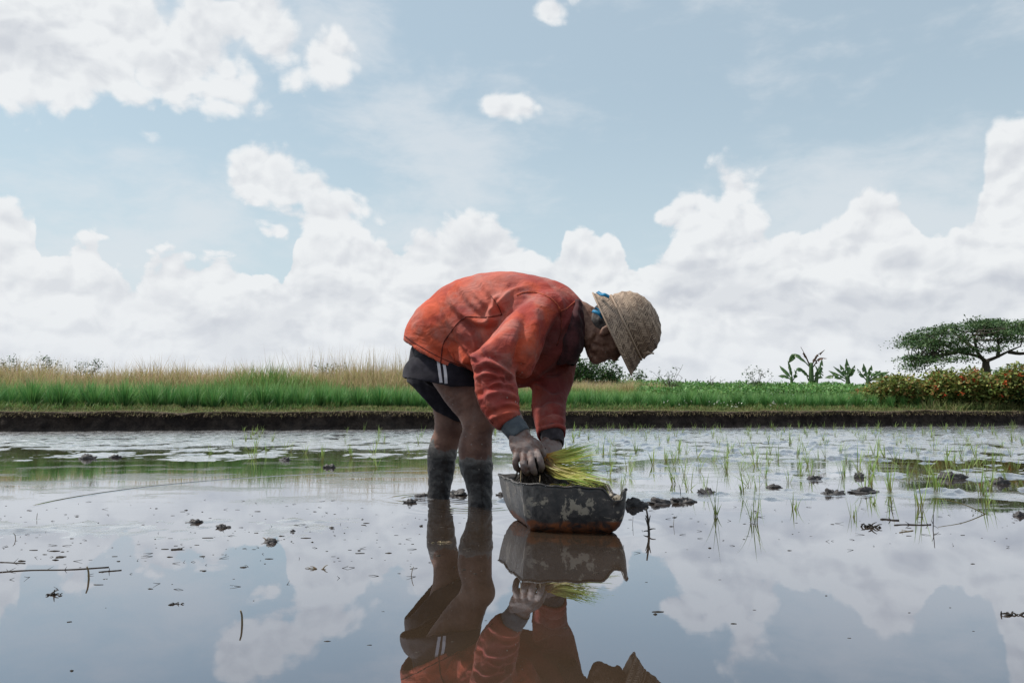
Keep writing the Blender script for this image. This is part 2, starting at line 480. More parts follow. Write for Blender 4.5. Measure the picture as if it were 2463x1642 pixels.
def leafmat(name, lo, hi, tip, var=0.25, rough=0.5, scale=1.5, transl=0.25, spec=0.3, dry=None, dryamt=0.0):
    """blade and leaf material: colour runs from foot to tip (attribute 'tone') and differs from blade to blade"""
    def bld(w, b):
        t = w.attr('tone'); p = w.pos()
        isl = w.val(w.new('ShaderNodeNewGeometry').outputs['Random Per Island'])
        n = w.noise(p, scale, 4, 0.6)
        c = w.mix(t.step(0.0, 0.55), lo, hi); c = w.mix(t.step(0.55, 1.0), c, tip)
        hs = w.new('ShaderNodeHueSaturation'); w.nt.links.new(c, hs.inputs['Color'])
        w.link(isl * 0.05 + 0.475, hs.inputs['Hue']); w.link((isl * 77.0)._m('FRACT') * var * 2.0 + n * 0.6 + (0.7 - var), hs.inputs['Value'])
        c = hs.outputs[0]
        if dry is not None:
            c = w.mix(((isl * 31.0)._m('FRACT') + n - 0.5).step(1.0 - dryamt - 0.08, 1.0 - dryamt + 0.08), c, dry)
        bset(w, b, color=c, rough=rough, spec=spec)
        tr = w.new('ShaderNodeBsdfTranslucent'); w.nt.links.new(c, tr.inputs['Color'])
        mx = w.new('ShaderNodeMixShader'); mx.inputs[0].default_value = transl
        w.nt.links.new(b.outputs[0], mx.inputs[1]); w.nt.links.new(tr.outputs[0], mx.inputs[2])
        w.nt.links.new(mx.outputs[0], w.nt.nodes['Material Output'].inputs['Surface'])
    material(name, bld)
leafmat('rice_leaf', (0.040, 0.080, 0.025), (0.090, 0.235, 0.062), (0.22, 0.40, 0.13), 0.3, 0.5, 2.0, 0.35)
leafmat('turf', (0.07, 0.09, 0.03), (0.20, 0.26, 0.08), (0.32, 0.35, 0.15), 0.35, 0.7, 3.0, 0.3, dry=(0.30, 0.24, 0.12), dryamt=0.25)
leafmat('dry_grass', (0.16, 0.16, 0.06), (0.38, 0.34, 0.15), (0.58, 0.46, 0.27), 0.3, 0.7, 1.0, 0.35, dry=(0.52, 0.38, 0.25), dryamt=0.3)
leafmat('weed_leaf', (0.04, 0.09, 0.025), (0.13, 0.25, 0.06), (0.27, 0.38, 0.12), 0.35, 0.55, 1.5, 0.3, dry=(0.22, 0.17, 0.06), dryamt=0.12)
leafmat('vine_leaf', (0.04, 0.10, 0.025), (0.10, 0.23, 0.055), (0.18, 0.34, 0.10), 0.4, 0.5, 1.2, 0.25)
leafmat('seedling_leaf', (0.24, 0.20, 0.08), (0.30, 0.42, 0.11), (0.46, 0.56, 0.22), 0.25, 0.45, 4.0, 0.4)
leafmat('tree_leaf', (0.05, 0.09, 0.035), (0.08, 0.15, 0.055), (0.13, 0.20, 0.08), 0.4, 0.55, 0.5, 0.2)
leafmat('hedge_leaf', (0.06, 0.10, 0.025), (0.19, 0.25, 0.06), (0.36, 0.36, 0.11), 0.4, 0.55, 1.2, 0.25, dry=(0.28, 0.15, 0.05), dryamt=0.2)
leafmat('dark_leaf', (0.03, 0.06, 0.022), (0.06, 0.12, 0.038), (0.10, 0.18, 0.06), 0.4, 0.5, 1.2, 0.25)
leafmat('red_flower', (0.36, 0.035, 0.015), (0.46, 0.05, 0.02), (0.55, 0.10, 0.04), 0.2, 0.5, 2.0, 0.3)
leafmat('white_flower', (0.7, 0.7, 0.62), (0.75, 0.75, 0.68), (0.8, 0.8, 0.75), 0.1, 0.6, 2.0, 0.3)
leafmat('banana_leaf', (0.08, 0.14, 0.05), (0.10, 0.19, 0.07), (0.14, 0.20, 0.08), 0.3, 0.45, 1.0, 0.3)
leafmat('banana_dead', (0.08, 0.05, 0.03), (0.12, 0.07, 0.04), (0.15, 0.09, 0.05), 0.3, 0.7, 1.0, 0.2)
leafmat('straw', (0.20, 0.15, 0.09), (0.26, 0.19, 0.11), (0.30, 0.21, 0.12), 0.3, 0.7, 9.0, 0.1)
leafmat('dark_debris', (0.030, 0.024, 0.020), (0.040, 0.030, 0.024), (0.05, 0.038, 0.028), 0.5, 0.5, 9.0, 0.0)
def m_bark(w, b):
    p = w.coord('Object'); n = w.noise(w.scalev(p, (1, 1, 0.25)), 9.0, 5, 0.6)
    bset(w, b, color=w.mix(n, (0.035, 0.028, 0.02), (0.11, 0.09, 0.07)), rough=0.9, normal=w.bump(n, 0.8, 0.05))
material('bark', m_bark)

# ------------------------------------------------------------------ ground, bank, mud and water
def bank_y(x):
    x = np.asarray(x, float)
    return 15.3 + 0.246 * x + 0.22 * fbm(x, x * 0 + 3.0, 0.22, 3, 0.5, 5) + 0.10 * fbm(x, x * 0 + 8.0, 1.3, 3, 0.5, 6)
def edge_dz(x):
    """ups and downs of the edge of the bank, with one worn dip"""
    x = np.asarray(x, float)
    return 0.050 * fbm(x, x * 0 + 5.0, 0.45, 4, 0.55, 45) - np.exp(-((x + 5.4) / 0.55) ** 2) * 0.04
def ground_z(x, y):
    """height of the field behind the bank"""
    x = np.asarray(x, float); y = np.asarray(y, float)
    d = y - (15.3 + 0.246 * x)
    z = 0.335 + 0.065 * sstep(d, 0.15, 1.0) + 0.035 * fbm(x, y, 0.5, 3, 0.5, 11) * sstep(d, 0.2, 2)
    left = sstep(x, 0.5, -2.5)
    top = 0.10 + 0.14 * sstep(x, -8.0, -2.0) * sstep(x, 0.3, -2.2) + 0.10 * fbm(x, y * 0 + 1, 0.35, 2, 0.5, 21)
    z = z + left * sstep(d, 3.2, 8.0) * (1 - sstep(d, 16, 40)) * (top + 0.34)
    z = z + edge_dz(x) * (1 - sstep(d, 0.5, 1.7)) * (np.abs(x) < 61)
    z = z + (1 - left) * sstep(d, 3.0, 7.5) * (1 - sstep(d, 16, 40)) * (0.27 + 0.07 * fbm(x, y, 0.3, 2, 0.5, 31))
    return z
def make_ground():
    xs = np.concatenate([-np.geomspace(2500, 61, 24), np.linspace(-60, 60, 420), np.geomspace(61, 2500, 24)])
    ds = np.concatenate([[-0.02], np.linspace(0.0, 30, 150), np.geomspace(31, 4000, 50)])
    X = np.broadcast_to(xs[None], (len(ds), len(xs))); D = np.broadcast_to(ds[:, None], X.shape)
    Y = np.where(np.abs(X) < 61, bank_y(X), 15.3 + 0.246 * np.clip(X, -61, 61)) + 0.06 + D
    Z = ground_z(X, Y)
    return obj('field', mesh_np('field', np.stack([X, Y, Z], -1).reshape(-1, 3), gridmesh(len(xs), len(ds)), 'field_soil'))
tag(make_ground(), kind='structure')

def make_bank():
    xs = np.concatenate([np.linspace(-40, -16.1, 200), np.linspace(-16, 22, 1000), np.linspace(22.1, 60, 260)])
    prof = [(0.02, -0.12), (0.0, -0.03), (-0.02, 0.01), (0.0, 0.04), (0.02, 0.08), (0.03, 0.12), (0.045, 0.16), (0.05, 0.20), (0.04, 0.24), (0.03, 0.27),
            (0.01, 0.30), (0.0, 0.32), (0.02, 0.335), (0.07, 0.342), (0.15, 0.344), (0.3, 0.342), (0.6, 0.33), (0.9, 0.30)]
    pr = np.array(prof); m = len(pr)
    X = np.broadcast_to(xs[None], (m, len(xs))); yb = bank_y(xs)
    s = np.broadcast_to(np.arange(m)[:, None] * 0.045, X.shape)
    face = np.broadcast_to((sstep(pr[:, 1], -0.05, 0.03) * (1 - sstep(pr[:, 0], 0.02, 0.2) * (pr[:, 1] > .33)))[:, None], X.shape)
    n = fbm(X, s, 1.6, 5, 0.62, 40) * 0.14 + fbm(X, s, 9, 3, 0.6, 41) * 0.05
    Y = yb[None] + pr[:, :1] - n * face
    Z = pr[:, 1:] + (0.035 * fbm(X, s * 0, 0.9, 4, 0.6, 43) + 0.018 * fbm(X, s, 7, 2, 0.6, 44)) * face
    # a worn dip in the left part of the edge
    Z = Z + edge_dz(X) * np.broadcast_to(sstep(pr[:, 1], 0.15, 0.33)[:, None], X.shape)
    return obj('earth_bank', mesh_np('earth_bank', np.stack([X, Y, Z], -1).reshape(-1, 3), gridmesh(len(xs), m), 'bank_earth'))
tag(make_bank(), kind='structure')

TUB_C = (0.17, 2.86)
def mud_z(x, y):
    dB = bank_y(x) - y
    right = sstep(x + 0.10 * (y - 3), -0.05, 0.55)
    f = fbm(x, y, 1.1, 6, 0.58, 50)
    fx = fbm(x, y * 0.6, 2.2, 5, 0.6, 60)
    lump = np.maximum(fbm(x, y, 4.2, 4, 0.55, 70) - 0.18, 0)
    # k: how much of the mud stands clear of the water (about -0.6 none, 0 half, 0.3 nearly all)
    k = -0.9 + 0 * x
    def put(mask, v):
        nonlocal k
        k = k * (1 - mask) + v * mask
    put(sstep(y, 4.3, 6.2) * (1 - right), -0.30)
    put(sstep(y, 6.2, 7.2) * (1 - right), 0.02)
    put(np.exp(-((y - (7.6 + 0.10 * x)) / 0.95) ** 4) * sstep(x, 0.6, -1.2), -0.05)
    put(sstep(y, 8.6, 9.6) * (1 - right), 0.16)
    put(sstep(y, 3.9, 4.8) * right, -0.13)
    put(sstep(y, 6.0, 7.2) * right, 0.10)
    put(sstep(y, 8.5, 10.0) * right, 0.16)
    put(np.exp(-((y - (3.72 + 0.08 * x + 0.15 * fbm(x, y * 0, 0.9, 2, 0.5, 80))) / 0.42) ** 2) * right, 0.10)
    put(np.exp(-((y - (2.85 + 0.10 * x)) / 0.42) ** 2) * sstep(x, 0.0, -0.35), 0.03)
    put(sstep(y, 2.45, 2.1), -1.6)
    fld = 0.55 * f + 0.75 * fx
    amp = 0.016 - 0.009 * sstep(y, 3.6, 3.0) * sstep(x, .2, -.2) + 0.016 * sstep(y, 4.0, 9.0) + 0.012 * right * (1 - sstep(y, 7, 9))
    zz = fld + k
    z = amp * np.where(zz > 0, zz * 0.75, zz) + 0.045 * lump * sstep(k, -0.5, 0.1) * (0.5 + right)
    # foot of the bank
    z = z + sstep(dB, 1.0, 0.0) * 0.020
    # stirred mud round the legs
    for cx, cy, r, a in ((-0.33, 3.74, 0.13, 0.014), (-0.14, 3.56, 0.13, 0.010), (-0.50, 3.75, 0.09, 0.010), (0.02, 3.62, 0.09, 0.022)):
        g = np.exp(-(((x - cx) / r) ** 2 + ((y - cy) / (r * 0.8)) ** 2))
        z = z + g * a * (1.0 + 1.6 * fbm(x, y, 9.0, 3, 0.6, 90))
    # hollow under the tub, deep water near the camera
    g = np.exp(-(((x - TUB_C[0]) / 0.30) ** 2 + ((y - 2.82) / 0.28) ** 2)); z = z - g * 0.06
    z = z - 0.05 * sstep(y, 2.35, 1.9)
    fine = fbm(x, y, 14.0, 3, 0.55, 95)
    return z + 0.0035 * fine
def make_mud():
    nx, ny = 760, 640
    Yr = np.geomspace(0.35, 21.5, ny); u = np.linspace(-1, 1, nx)
    X = u[None] * (0.86 * Yr[:, None] + 1.6); Y = np.broadcast_to(Yr[:, None], X.shape)
    Z = mud_z(X, Y)
    bad = Y > bank_y(X) + 0.12
    Z = np.where(bad, -0.12, Z)
    return obj('mud', mesh_np('mud', np.stack([X, Y, Z], -1).reshape(-1, 3), gridmesh(nx, ny), 'mud'))
tag(make_mud(), kind='structure')
def make_water():
    xs = np.array([-40., 40.]); 
    v = [(-45, -12, 0), (45, -12, 0), (45, 15.3 + 0.246 * 45 + .05, 0), (-45, 15.3 - 0.246 * 45 + .05, 0)]
    return obj('water', mesh_np('water', v, np.array([[0, 1, 2, 3]]), 'water', smooth=False))
tag(make_water(), kind='structure')
# ------------------------------------------------------------------ vegetation
def leaves(mb, pts, size, up=0.4, tone=None, asp=0.5):
    """small folded leaves scattered at pts"""
    pts = np.asarray(pts, float); n = len(pts)
    size = np.broadcast_to(np.asarray(size, float), (n,)) * rng.uniform(0.7, 1.3, n)
    d = rng.normal(size=(n, 3)); d[:, 2] = d[:, 2] * 0.6 + up * 0.3; d /= np.linalg.norm(d, axis=1)[:, None]
    nn = rng.normal(size=(n, 3)); nn[:, 2] += up * 3; s = np.cross(d, nn); s /= np.linalg.norm(s, axis=1)[:, None] + 1e-9
    nm = np.cross(s, d)
    a = pts; b = pts + d * size[:, None] + 0
    m = (a + b) / 2
    w_ = (size * asp * 0.5)[:, None]
    v = np.stack([a, m + s * w_ - nm * w_ * 0.35, b - nm * w_ * 0.3, m - s * w_ - nm * w_ * 0.35], 1).reshape(-1, 3)
    k = np.arange(n)[:, None] * 4
    t = rng.uniform(0.1, 0.9, n) if tone is None else np.clip(np.asarray(tone) + rng.uniform(-.2, .2, n), 0, 1)
    mb.add(v, k + np.array([[0, 1, 2, 3]]), None, np.repeat(t, 4))
def stuff(mb, name, mat):
    return tag(mb.build(name, mat), kind='stuff')
def scatter_d(n, x0, x1, d0, d1):
    x = rng.uniform(x0, x1, n); d = rng.uniform(d0, d1, n)
    y = bank_y(x) + d
    return x, y, d

# short turf on the top of the bank
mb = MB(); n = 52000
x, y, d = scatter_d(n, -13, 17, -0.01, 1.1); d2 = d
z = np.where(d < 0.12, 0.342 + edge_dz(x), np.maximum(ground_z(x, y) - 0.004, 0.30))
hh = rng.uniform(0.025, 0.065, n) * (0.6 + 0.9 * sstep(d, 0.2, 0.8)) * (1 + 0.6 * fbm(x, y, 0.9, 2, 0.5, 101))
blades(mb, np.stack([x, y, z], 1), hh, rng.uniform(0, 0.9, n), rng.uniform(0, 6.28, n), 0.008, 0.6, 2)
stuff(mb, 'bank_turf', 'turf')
# taller mixed grass at the feet of the rice
mb = MB(); n = 9000
x, y, d = scatter_d(n, -13, 17, 0.45, 1.05)
k = fbm(x, y, 0.6, 3, 0.6, 103) > -0.12
x, y = x[k], y[k]; n = len(x)
blades(mb, np.stack([x, y, ground_z(x, y)], 1), rng.uniform(0.06, 0.17, n), rng.uniform(0, 0.5, n), rng.uniform(0, 6.28, n), 0.008, 0.5, 3)
stuff(mb, 'bank_grass', 'weed_leaf')
# dry roots and grass hanging over the edge of the bank
mb = MB(); n = 3500
x, y, d = scatter_d(n, -13, 17, -0.07, 0.0)
z = rng.uniform(0.27, 0.35, n) + edge_dz(x)
blades(mb, np.stack([x, y, z], 1), rng.uniform(0.02, 0.075, n), rng.uniform(1.2, 2.6, n), rng.uniform(-2.3, -0.8, n), 0.005, 0.4, 2)
mbs = stuff(mb, 'hanging_roots', 'dry_grass')

# rice: one plant is a tuft of many leaves
def rice_plant(n, h, spread, seg=4, wd=0.011):
    mb = MB()
    a = rng.uniform(0, 6.28, n); r = rng.uniform(0, 0.05, n)
    ln = np.abs(rng.normal(0, spread, n)) + 0.03
    hh = h * rng.uniform(0.55, 1.08, n)
    blades(mb, np.stack([r * np.cos(a), r * np.sin(a), np.zeros(n)], 1), hh, ln, a, wd, rng.uniform(0.05, 0.42, n), seg)
    return mb
protos = [rice_plant(150, 0.60, 0.25).mesh('rice_plant', 'rice_leaf') for _ in range(6)]
def rice_h(x):
    return np.interp(x, [-9, -5, -2, 2, 6, 12], [0.92, 0.88, 0.78, 0.66, 0.64, 0.62])
ORD = 'first second third fourth fifth sixth seventh eighth ninth tenth eleventh twelfth thirteenth fourteenth fifteenth'.split()
xs = []
xx = -8.15
while xx < 13.5:
    xs.append(xx); xx += (0.50 if xx < -5.2 else 0.36) * random.uniform(0.85, 1.15)
for i, x in enumerate(xs):
    y = float(bank_y(x)) + 0.95 + random.uniform(-0.06, 0.06)
    o = obj('rice_plant', protos[i % 6], None, (x, y, float(ground_z(x, y)) - 0.01))
    s = rice_h(x) * random.uniform(0.80, 1.16)
    o.scale = (s * random.uniform(0.9, 1.15), s, s); o.rotation_euler = (0, 0, random.uniform(0, 6.28))
    if x < -5.2:
        tag(o, 'bushy rice plant standing apart, %s from the left end of the front row' % ORD[i], 'rice plant', 'rice plants in the front row on the bank, spaced apart')
    else:
        tag(o, 'green rice plant in the dense front row along the bank edge', 'rice plant', 'rice plants in the dense front row along the bank')
mb = MB()
for r_ in range(11):
    d = 1.25 + 0.30 * r_
    x = -10.5
    while x < 19.5:
        n = 46 if r_ < 5 else 34
        px_ = x + random.uniform(-.08, .08); y = float(bank_y(px_)) + d + random.uniform(-.07, .07); h = 0.60 * rice_h(px_) * random.uniform(0.85, 1.1)
        if r_ > 7: h *= 0.9
        a = rng.uniform(0, 6.28, n); rr = rng.uniform(0, 0.05, n); z = float(ground_z(px_, y))
        blades(mb, np.stack([px_ + rr * np.cos(a), y + rr * np.sin(a), np.full(n, z)], 1), h * rng.uniform(0.55, 1.08, n), np.abs(rng.normal(0, 0.26, n)) + .02, a, 0.012,
               rng.uniform(0.05, 0.4, n), 3)
        x += (0.50 if x < -5.2 and r_ < 2 else 0.31) * random.uniform(0.85, 1.15)
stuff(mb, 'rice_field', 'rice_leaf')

# dry seeding grass on the rise behind the rice, left
mb = MB(); n = 60000
x, y, d = scatter_d(n, -17, 2.2, 4.4, 12.5)
z = ground_z(x, y)
cl = fbm(x, y, 0.7, 3, 0.6, 111)
hh = (0.36 + 0.42 * sstep(d, 4.4, 8)) * rng.uniform(0.4, 1.0, n) * (1 + 0.9 * cl) * (1 - 0.35 * sstep(x, -1.0, 1.5))
blades(mb, np.stack([x, y, z], 1), hh, rng.uniform(0, 0.55, n), rng.uniform(0, 6.28, n), 0.013, rng.uniform(0, 1.2, n), 3)
stuff(mb, 'dry_grass', 'dry_grass')
# green grass growing through it
mb = MB(); n = 44000
x, y, d = scatter_d(n, -17, 3.2, 4.0, 10.5)
g = np.exp(-(((x + 5.6) / 1.0) ** 2 + ((d - 5.0) / 1.2) ** 2)) * 4 + 0.55 * fbm(x, y, 0.5, 3, 0.6, 115) + 0.15 + 0.3 * sstep(x, -2.5, -0.5)
k = g > rng.uniform(0, 1, n); x, y, d, g = x[k], y[k], d[k], g[k]; n = len(x)
blades(mb, np.stack([x, y, ground_z(x, y)], 1), (0.42 + 0.66 * np.exp(-(((x + 5.6) / 1.0) ** 2 + ((d - 5.0) / 1.2) ** 2))) * rng.uniform(0.5, 1.05, n), rng.uniform(0, 0.45, n), rng.uniform(0, 6.28, n), 0.014,
       rng.uniform(0.1, 0.8, n), 3)
stuff(mb, 'wild_grass', 'weed_leaf')
# thin seed stalks above the grass
mb = MB(); n = 700
x = np.concatenate([rng.normal(-4.0, 0.9, 330), rng.uniform(-12, 1, 370)]); d = rng.uniform(6, 9.5, n); y = bank_y(x) + d
blades(mb, np.stack([x, y, ground_z(x, y)], 1), rng.uniform(0.65, 1.15, n) * np.where(np.abs(x + 4) < 2, 1.08, 0.85), rng.uniform(0, 0.2, n), rng.uniform(0, 6.28, n), 0.008, rng.uniform(0, 0.5, n), 4)
stuff(mb, 'seed_stalks', 'dry_grass')
# grass right of the man, then leafy crop over the rise
mb = MB(); n = 26000
x, y, d = scatter_d(n, 0.6, 4.6, 4.0, 9.0)
cl = fbm(x, y, 0.8, 3, 0.6, 121)
blades(mb, np.stack([x, y, ground_z(x, y)], 1), 0.46 * rng.uniform(0.5, 1.0, n) * (1 + 0.4 * cl) * (1 - 0.35 * sstep(x, 3.0, 4.6)), rng.uniform(0, 0.5, n), rng.uniform(0, 6.28, n), 0.014, rng.uniform(0.2, 1.0, n), 3)
stuff(mb, 'wild_grass', 'weed_leaf')
mb = MB(); n = 7000
x, y, d = scatter_d(n, 0.6, 4.2, 5.6, 10.0)
blades(mb, np.stack([x, y, ground_z(x, y)], 1), 0.62 * rng.uniform(0.5, 1.0, n), rng.uniform(0, 0.4, n), rng.uniform(0, 6.28, n), 0.010, rng.uniform(0.2, 1.0, n), 3)
stuff(mb, 'dry_grass', 'dry_grass')
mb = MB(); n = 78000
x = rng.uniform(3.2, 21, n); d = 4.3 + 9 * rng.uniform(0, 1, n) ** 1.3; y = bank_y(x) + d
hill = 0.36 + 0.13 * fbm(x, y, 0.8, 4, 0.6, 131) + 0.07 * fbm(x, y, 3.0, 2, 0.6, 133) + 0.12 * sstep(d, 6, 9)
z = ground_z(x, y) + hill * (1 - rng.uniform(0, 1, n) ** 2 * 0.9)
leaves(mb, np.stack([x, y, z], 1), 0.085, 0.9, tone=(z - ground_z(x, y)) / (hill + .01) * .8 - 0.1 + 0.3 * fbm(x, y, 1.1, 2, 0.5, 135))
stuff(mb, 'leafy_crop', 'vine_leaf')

# bushes: crown of leaves on visible stems
def G0(px, D):
    x = (px - 1231.5) / F * D
    return np.array([x, D, float(ground_z(x, D)) - 0.02])
def bush(name, px, py_base, py_top, D, wpx, nleaf, leafsize, mat, label, cat, group=None, flowers=0, squash=1.0, depth=None, lumps=7, stemcol='bark', base_z=None, airy=0.0):
    b = G0(px, D); t = P(px, py_top, D); h = t[2] - b[2]; rw = wpx / F * D / 2; rd = depth or rw
    root = empty(name, b); tag(root, label, cat, group)
    cen = [np.array([0, 0, h * 0.5])]
    for _ in range(lumps):
        a = random.uniform(0, 6.28); q = random.uniform(0.3, 0.75)
        cen.append(np.array([math.cos(a) * rw * q, math.sin(a) * rd * q, h * random.uniform(0.35, 0.82)]))
    st = MB()
    for c in cen:
        m_ = np.array([c[0] * .35, c[1] * .35, c[2] * .55])
        tube(st, spline([(0, 0, -0.02), m_, c, c * 1.12], 8), np.linspace(0.016, 0.004, 8) * max(h, 0.6), 5)
    st.build('stem', stemcol, root)
    cr = MB(); pts = []
    per = nleaf // len(cen)
    for c in cen:
        rr = np.array([rw * .52, rd * .52, h * 0.36]); v = rng.normal(size=(per, 3)); v /= np.linalg.norm(v, axis=1)[:, None]
        rad = rng.uniform(0.25 + 0.45 * (1 - airy), 1.0, per)[:, None]
        pts.append(c + v * rr * rad * (1 + 0.22 * np.sin(v[:, :1] * 9 + c[0] * 7) * np.cos(v[:, 2:] * 8)))
    pts = np.concatenate(pts); pts[:, 2] = np.clip(pts[:, 2], 0.02, None)
    leaves(cr, pts, leafsize, 0.6)
    tag(cr.build('crown', mat, root), kind='stuff')
    if flowers:
        f = pts[rng.choice(len(pts), flowers * 12)]; f = f[(f[:, 1] < -rd * 0.25) & (f[:, 2] > h * .3)][:flowers]
        for p in f:
            fl = MB(); k = random.randint(7, 13)
            leaves(fl, p * np.array([1.05, 1.15, 1.03]) + rng.normal(0, 0.020, (k, 3)), 0.055, 0.2, asp=0.8)
            tag(fl.build('flower_head', 'red_flower', root), kind='stuff')
    return root
gz = lambda x, y: float(ground_z(x, y))
# dark bushes behind the man's face
bush('shrub', 1395, 925, 868, 27, 95, 2600, 0.11, 'dark_leaf', 'dark green bush seen just under the man\'s chin behind the grass', 'bush', 'dark bushes under the face', airy=.3)
bush('shrub', 1462, 925, 866, 28, 90, 2400, 0.11, 'dark_leaf', 'dark green bush seen under the hat brim, right of another bush', 'bush', 'dark bushes under the face', airy=.5)
bush('shrub', 1530, 925, 888, 27, 60, 500, 0.09, 'dark_leaf', 'small sparse bush right of the straw hat tip', 'bush', airy=.8)
# yellow tuft under the brim, airy twigs to its right
def tuft(px, py, D, n, h, lean, mat, label, name='grass_tuft', wd=0.014, spread=0.15):
    b = G0(px, D); mb = MB(); a = rng.uniform(0, 6.28, n)
    blades(mb, np.stack([np.cos(a) * spread * rng.uniform(0, 1, n), np.sin(a) * spread * rng.uniform(0, 1, n), np.zeros(n)], 1), h * rng.uniform(.5, 1, n), np.abs(rng.normal(0, lean, n)), a, wd,
           rng.uniform(0, .6, n), 4)
    return tag(mb.build(name, mat, None, b), label, 'grass')
tuft(1512, 925, 22, 260, 0.75, 0.28, 'dry_grass', 'tall yellowish grass tuft under the tip of the straw hat brim')
tuft(1575, 925, 22.5, 70, 0.60, 0.22, 'dry_grass', 'thin dry grass stalks standing right of the yellowish tuft')
def twigs(px, py, D, w_, n, label, nl=60):
    b = G0(px, D); h = P(px, py, D)[2] - b[2]; root = empty('twiggy_shrub', b); tag(root, label, 'shrub')
    st = MB(); tips = []
    for i in range(n):
        a = random.uniform(0, 6.28); r = random.uniform(0.2, 1) * w_; top = np.array([math.cos(a) * r, math.sin(a) * r * .5, h * random.uniform(.5, 1)])
        pts = spline([(0, 0, 0), top * np.array([.3, .3, .55]), top], 6); tube(st, pts, np.linspace(.010, .004, 6), 4); tips.append(top)
        for _ in range(3):
            q = pts[random.randint(2, 5)]; e = q + np.array([random.uniform(-.18, .18), random.uniform(-.1, .1), random.uniform(0.02, .14)])
            tube(st, [q, (q + e) / 2 + .01, e], [.005, .004, .003], 4); tips.append(e)
    st.build('stem', 'bark', root)
    lf = MB(); tips = np.array(tips); leaves(lf, tips[rng.integers(0, len(tips), nl)] + rng.normal(0, .05, (nl, 3)), .06, .4)
    tag(lf.build('foliage', 'dark_leaf', root), kind='stuff')
twigs(1612, 886, 23, 0.45, 16, 'nearly bare twiggy shrub against the sky, right of the hat', 110)
twigs(1708, 905, 24, 0.25, 8, 'thin low twigs poking above the leafy crop, right of centre', 20)
twigs(1822, 890, 24, 0.38, 14, 'small leafy shrub poking above the crop, left of the banana plants', 240)
for px, ty, w_, lab in ((25, 864, .8, 'small dark weed against the sky at the far left edge'), (110, 868, .6, 'leafy dark weed on the ridge beside the far left one'), (205, 874, .7, 'low leafy weed on the ridge above the dry grass')):
    twigs(px, ty, 22.5, w_, 16, lab, 420)
twigs(790, 876, 23, 0.5, 12, 'low leafy weed on the ridge left of the bent man', 200)

# flowering shrubs at the right edge
hp = [(2120, 962, 912, 19.0, 150, 'hedge_leaf', 0, 'yellowish brown leafy shrub at the left end of the hedge'),
      (2215, 962, 905, 18.9, 150, 'hedge_leaf', 0, 'yellowish shrub in the hedge, left of the red-flowered ones'),
      (2300, 965, 897, 18.8, 150, 'hedge_leaf', 12, 'shrub with the leftmost red flowers of the hedge'),
      (2385, 968, 890, 18.7, 160, 'hedge_leaf', 18, 'darker green shrub with red flowers next to the right edge'),
      (2470, 970, 878, 18.6, 170, 'dark_leaf', 26, 'tall dark shrub with red flowers cut by the right edge'),
      (2600, 970, 880, 19.2, 190, 'dark_leaf', 4, 'dark shrub beyond the right end of the hedge')]
for px, b0, t0, D, wp, mt, fl, lab in hp:
    bush('flowering_shrub', px, b0, t0, D, wp, 5200, 0.095, mt, lab, 'shrub', 'shrubs of the flowering hedge', fl, depth=0.75, lumps=9)
mb = MB(); n = 5200
x, y, d = scatter_d(n, 8.2, 13, 0.35, 1.5)
k = sstep(x, 8.2, 10.5) > rng.uniform(0, 1, n); x, y, d = x[k], y[k], d[k]; n = len(x)
blades(mb, np.stack([x, y, ground_z(x, y)], 1), rng.uniform(0.10, 0.30, n), rng.uniform(0, 0.6, n), rng.uniform(0, 6.28, n), 0.010, rng.uniform(.2, .9, n), 3)
stuff(mb, 'long_grass', 'turf')
# specks of white flowers in the grass at the foot of the rice
mb = MB(); x = np.concatenate([rng.normal(4.35, .25, 16), rng.normal(3.4, .5, 8), rng.uniform(5, 8, 8)]); n = len(x); y = bank_y(x) + rng.uniform(.5, .85, n)
leaves(mb, np.repeat(np.stack([x, y, ground_z(x, y) + rng.uniform(.07, .2, n)], 1), 3, 0) + rng.normal(0, .006, (3 * n, 3)), 0.022, .5, asp=.9)
stuff(mb, 'white_flowers', 'white_flower')

# banana plants on the far rise
def banana_leaf(base, ctrl, tip, width, mat, parent, D, torn=0.3, dep=0.0):
    a, c, t = P(base[0], base[1], D), P(ctrl[0], ctrl[1], D + dep * .5), P(tip[0], tip[1], D + dep)
    pts = spline([a, c, t], 15); T, N, B = frames(pts); u = np.linspace(0, 1, 15)
    mb = MB(); tube(mb, pts, np.linspace(0.035, 0.01, 15), 5)
    side = np.cross(T, np.array([0.25, -0.75, 0.6])); side /= np.linalg.norm(side, axis=1)[:, None]
    wd = width * np.clip(np.minimum((u - 0.12) * 5, (1 - u) * 3.2 + 0.1), 0, 1)
    for sg in (-1, 1):
        jag = 1 - torn * rng.uniform(0, 1, 15) ** 1.5
        e = pts + sg * side * (wd * jag)[:, None] + np.array([0, 0, -1])[None] * (wd * 0.35)[:, None]
        for i in range(14):
            if random.random() < torn * 0.35: continue
            g = 0.10 * random.random() * torn
            q0, q1 = pts[i], pts[i + 1]; e0 = e[i]; e1 = e[i + 1] * (1 - g) + e[i] * g
            mb.add([q0, q1, e1, e0], [[0, 1, 2, 3]], None, np.full(4, 0.3 + 0.5 * u[i]))
    me = mb.mesh('leaf', mat); o = obj('leaf', me, parent)
    o.matrix_parent_inverse = Matrix.Translation(-parent.location)
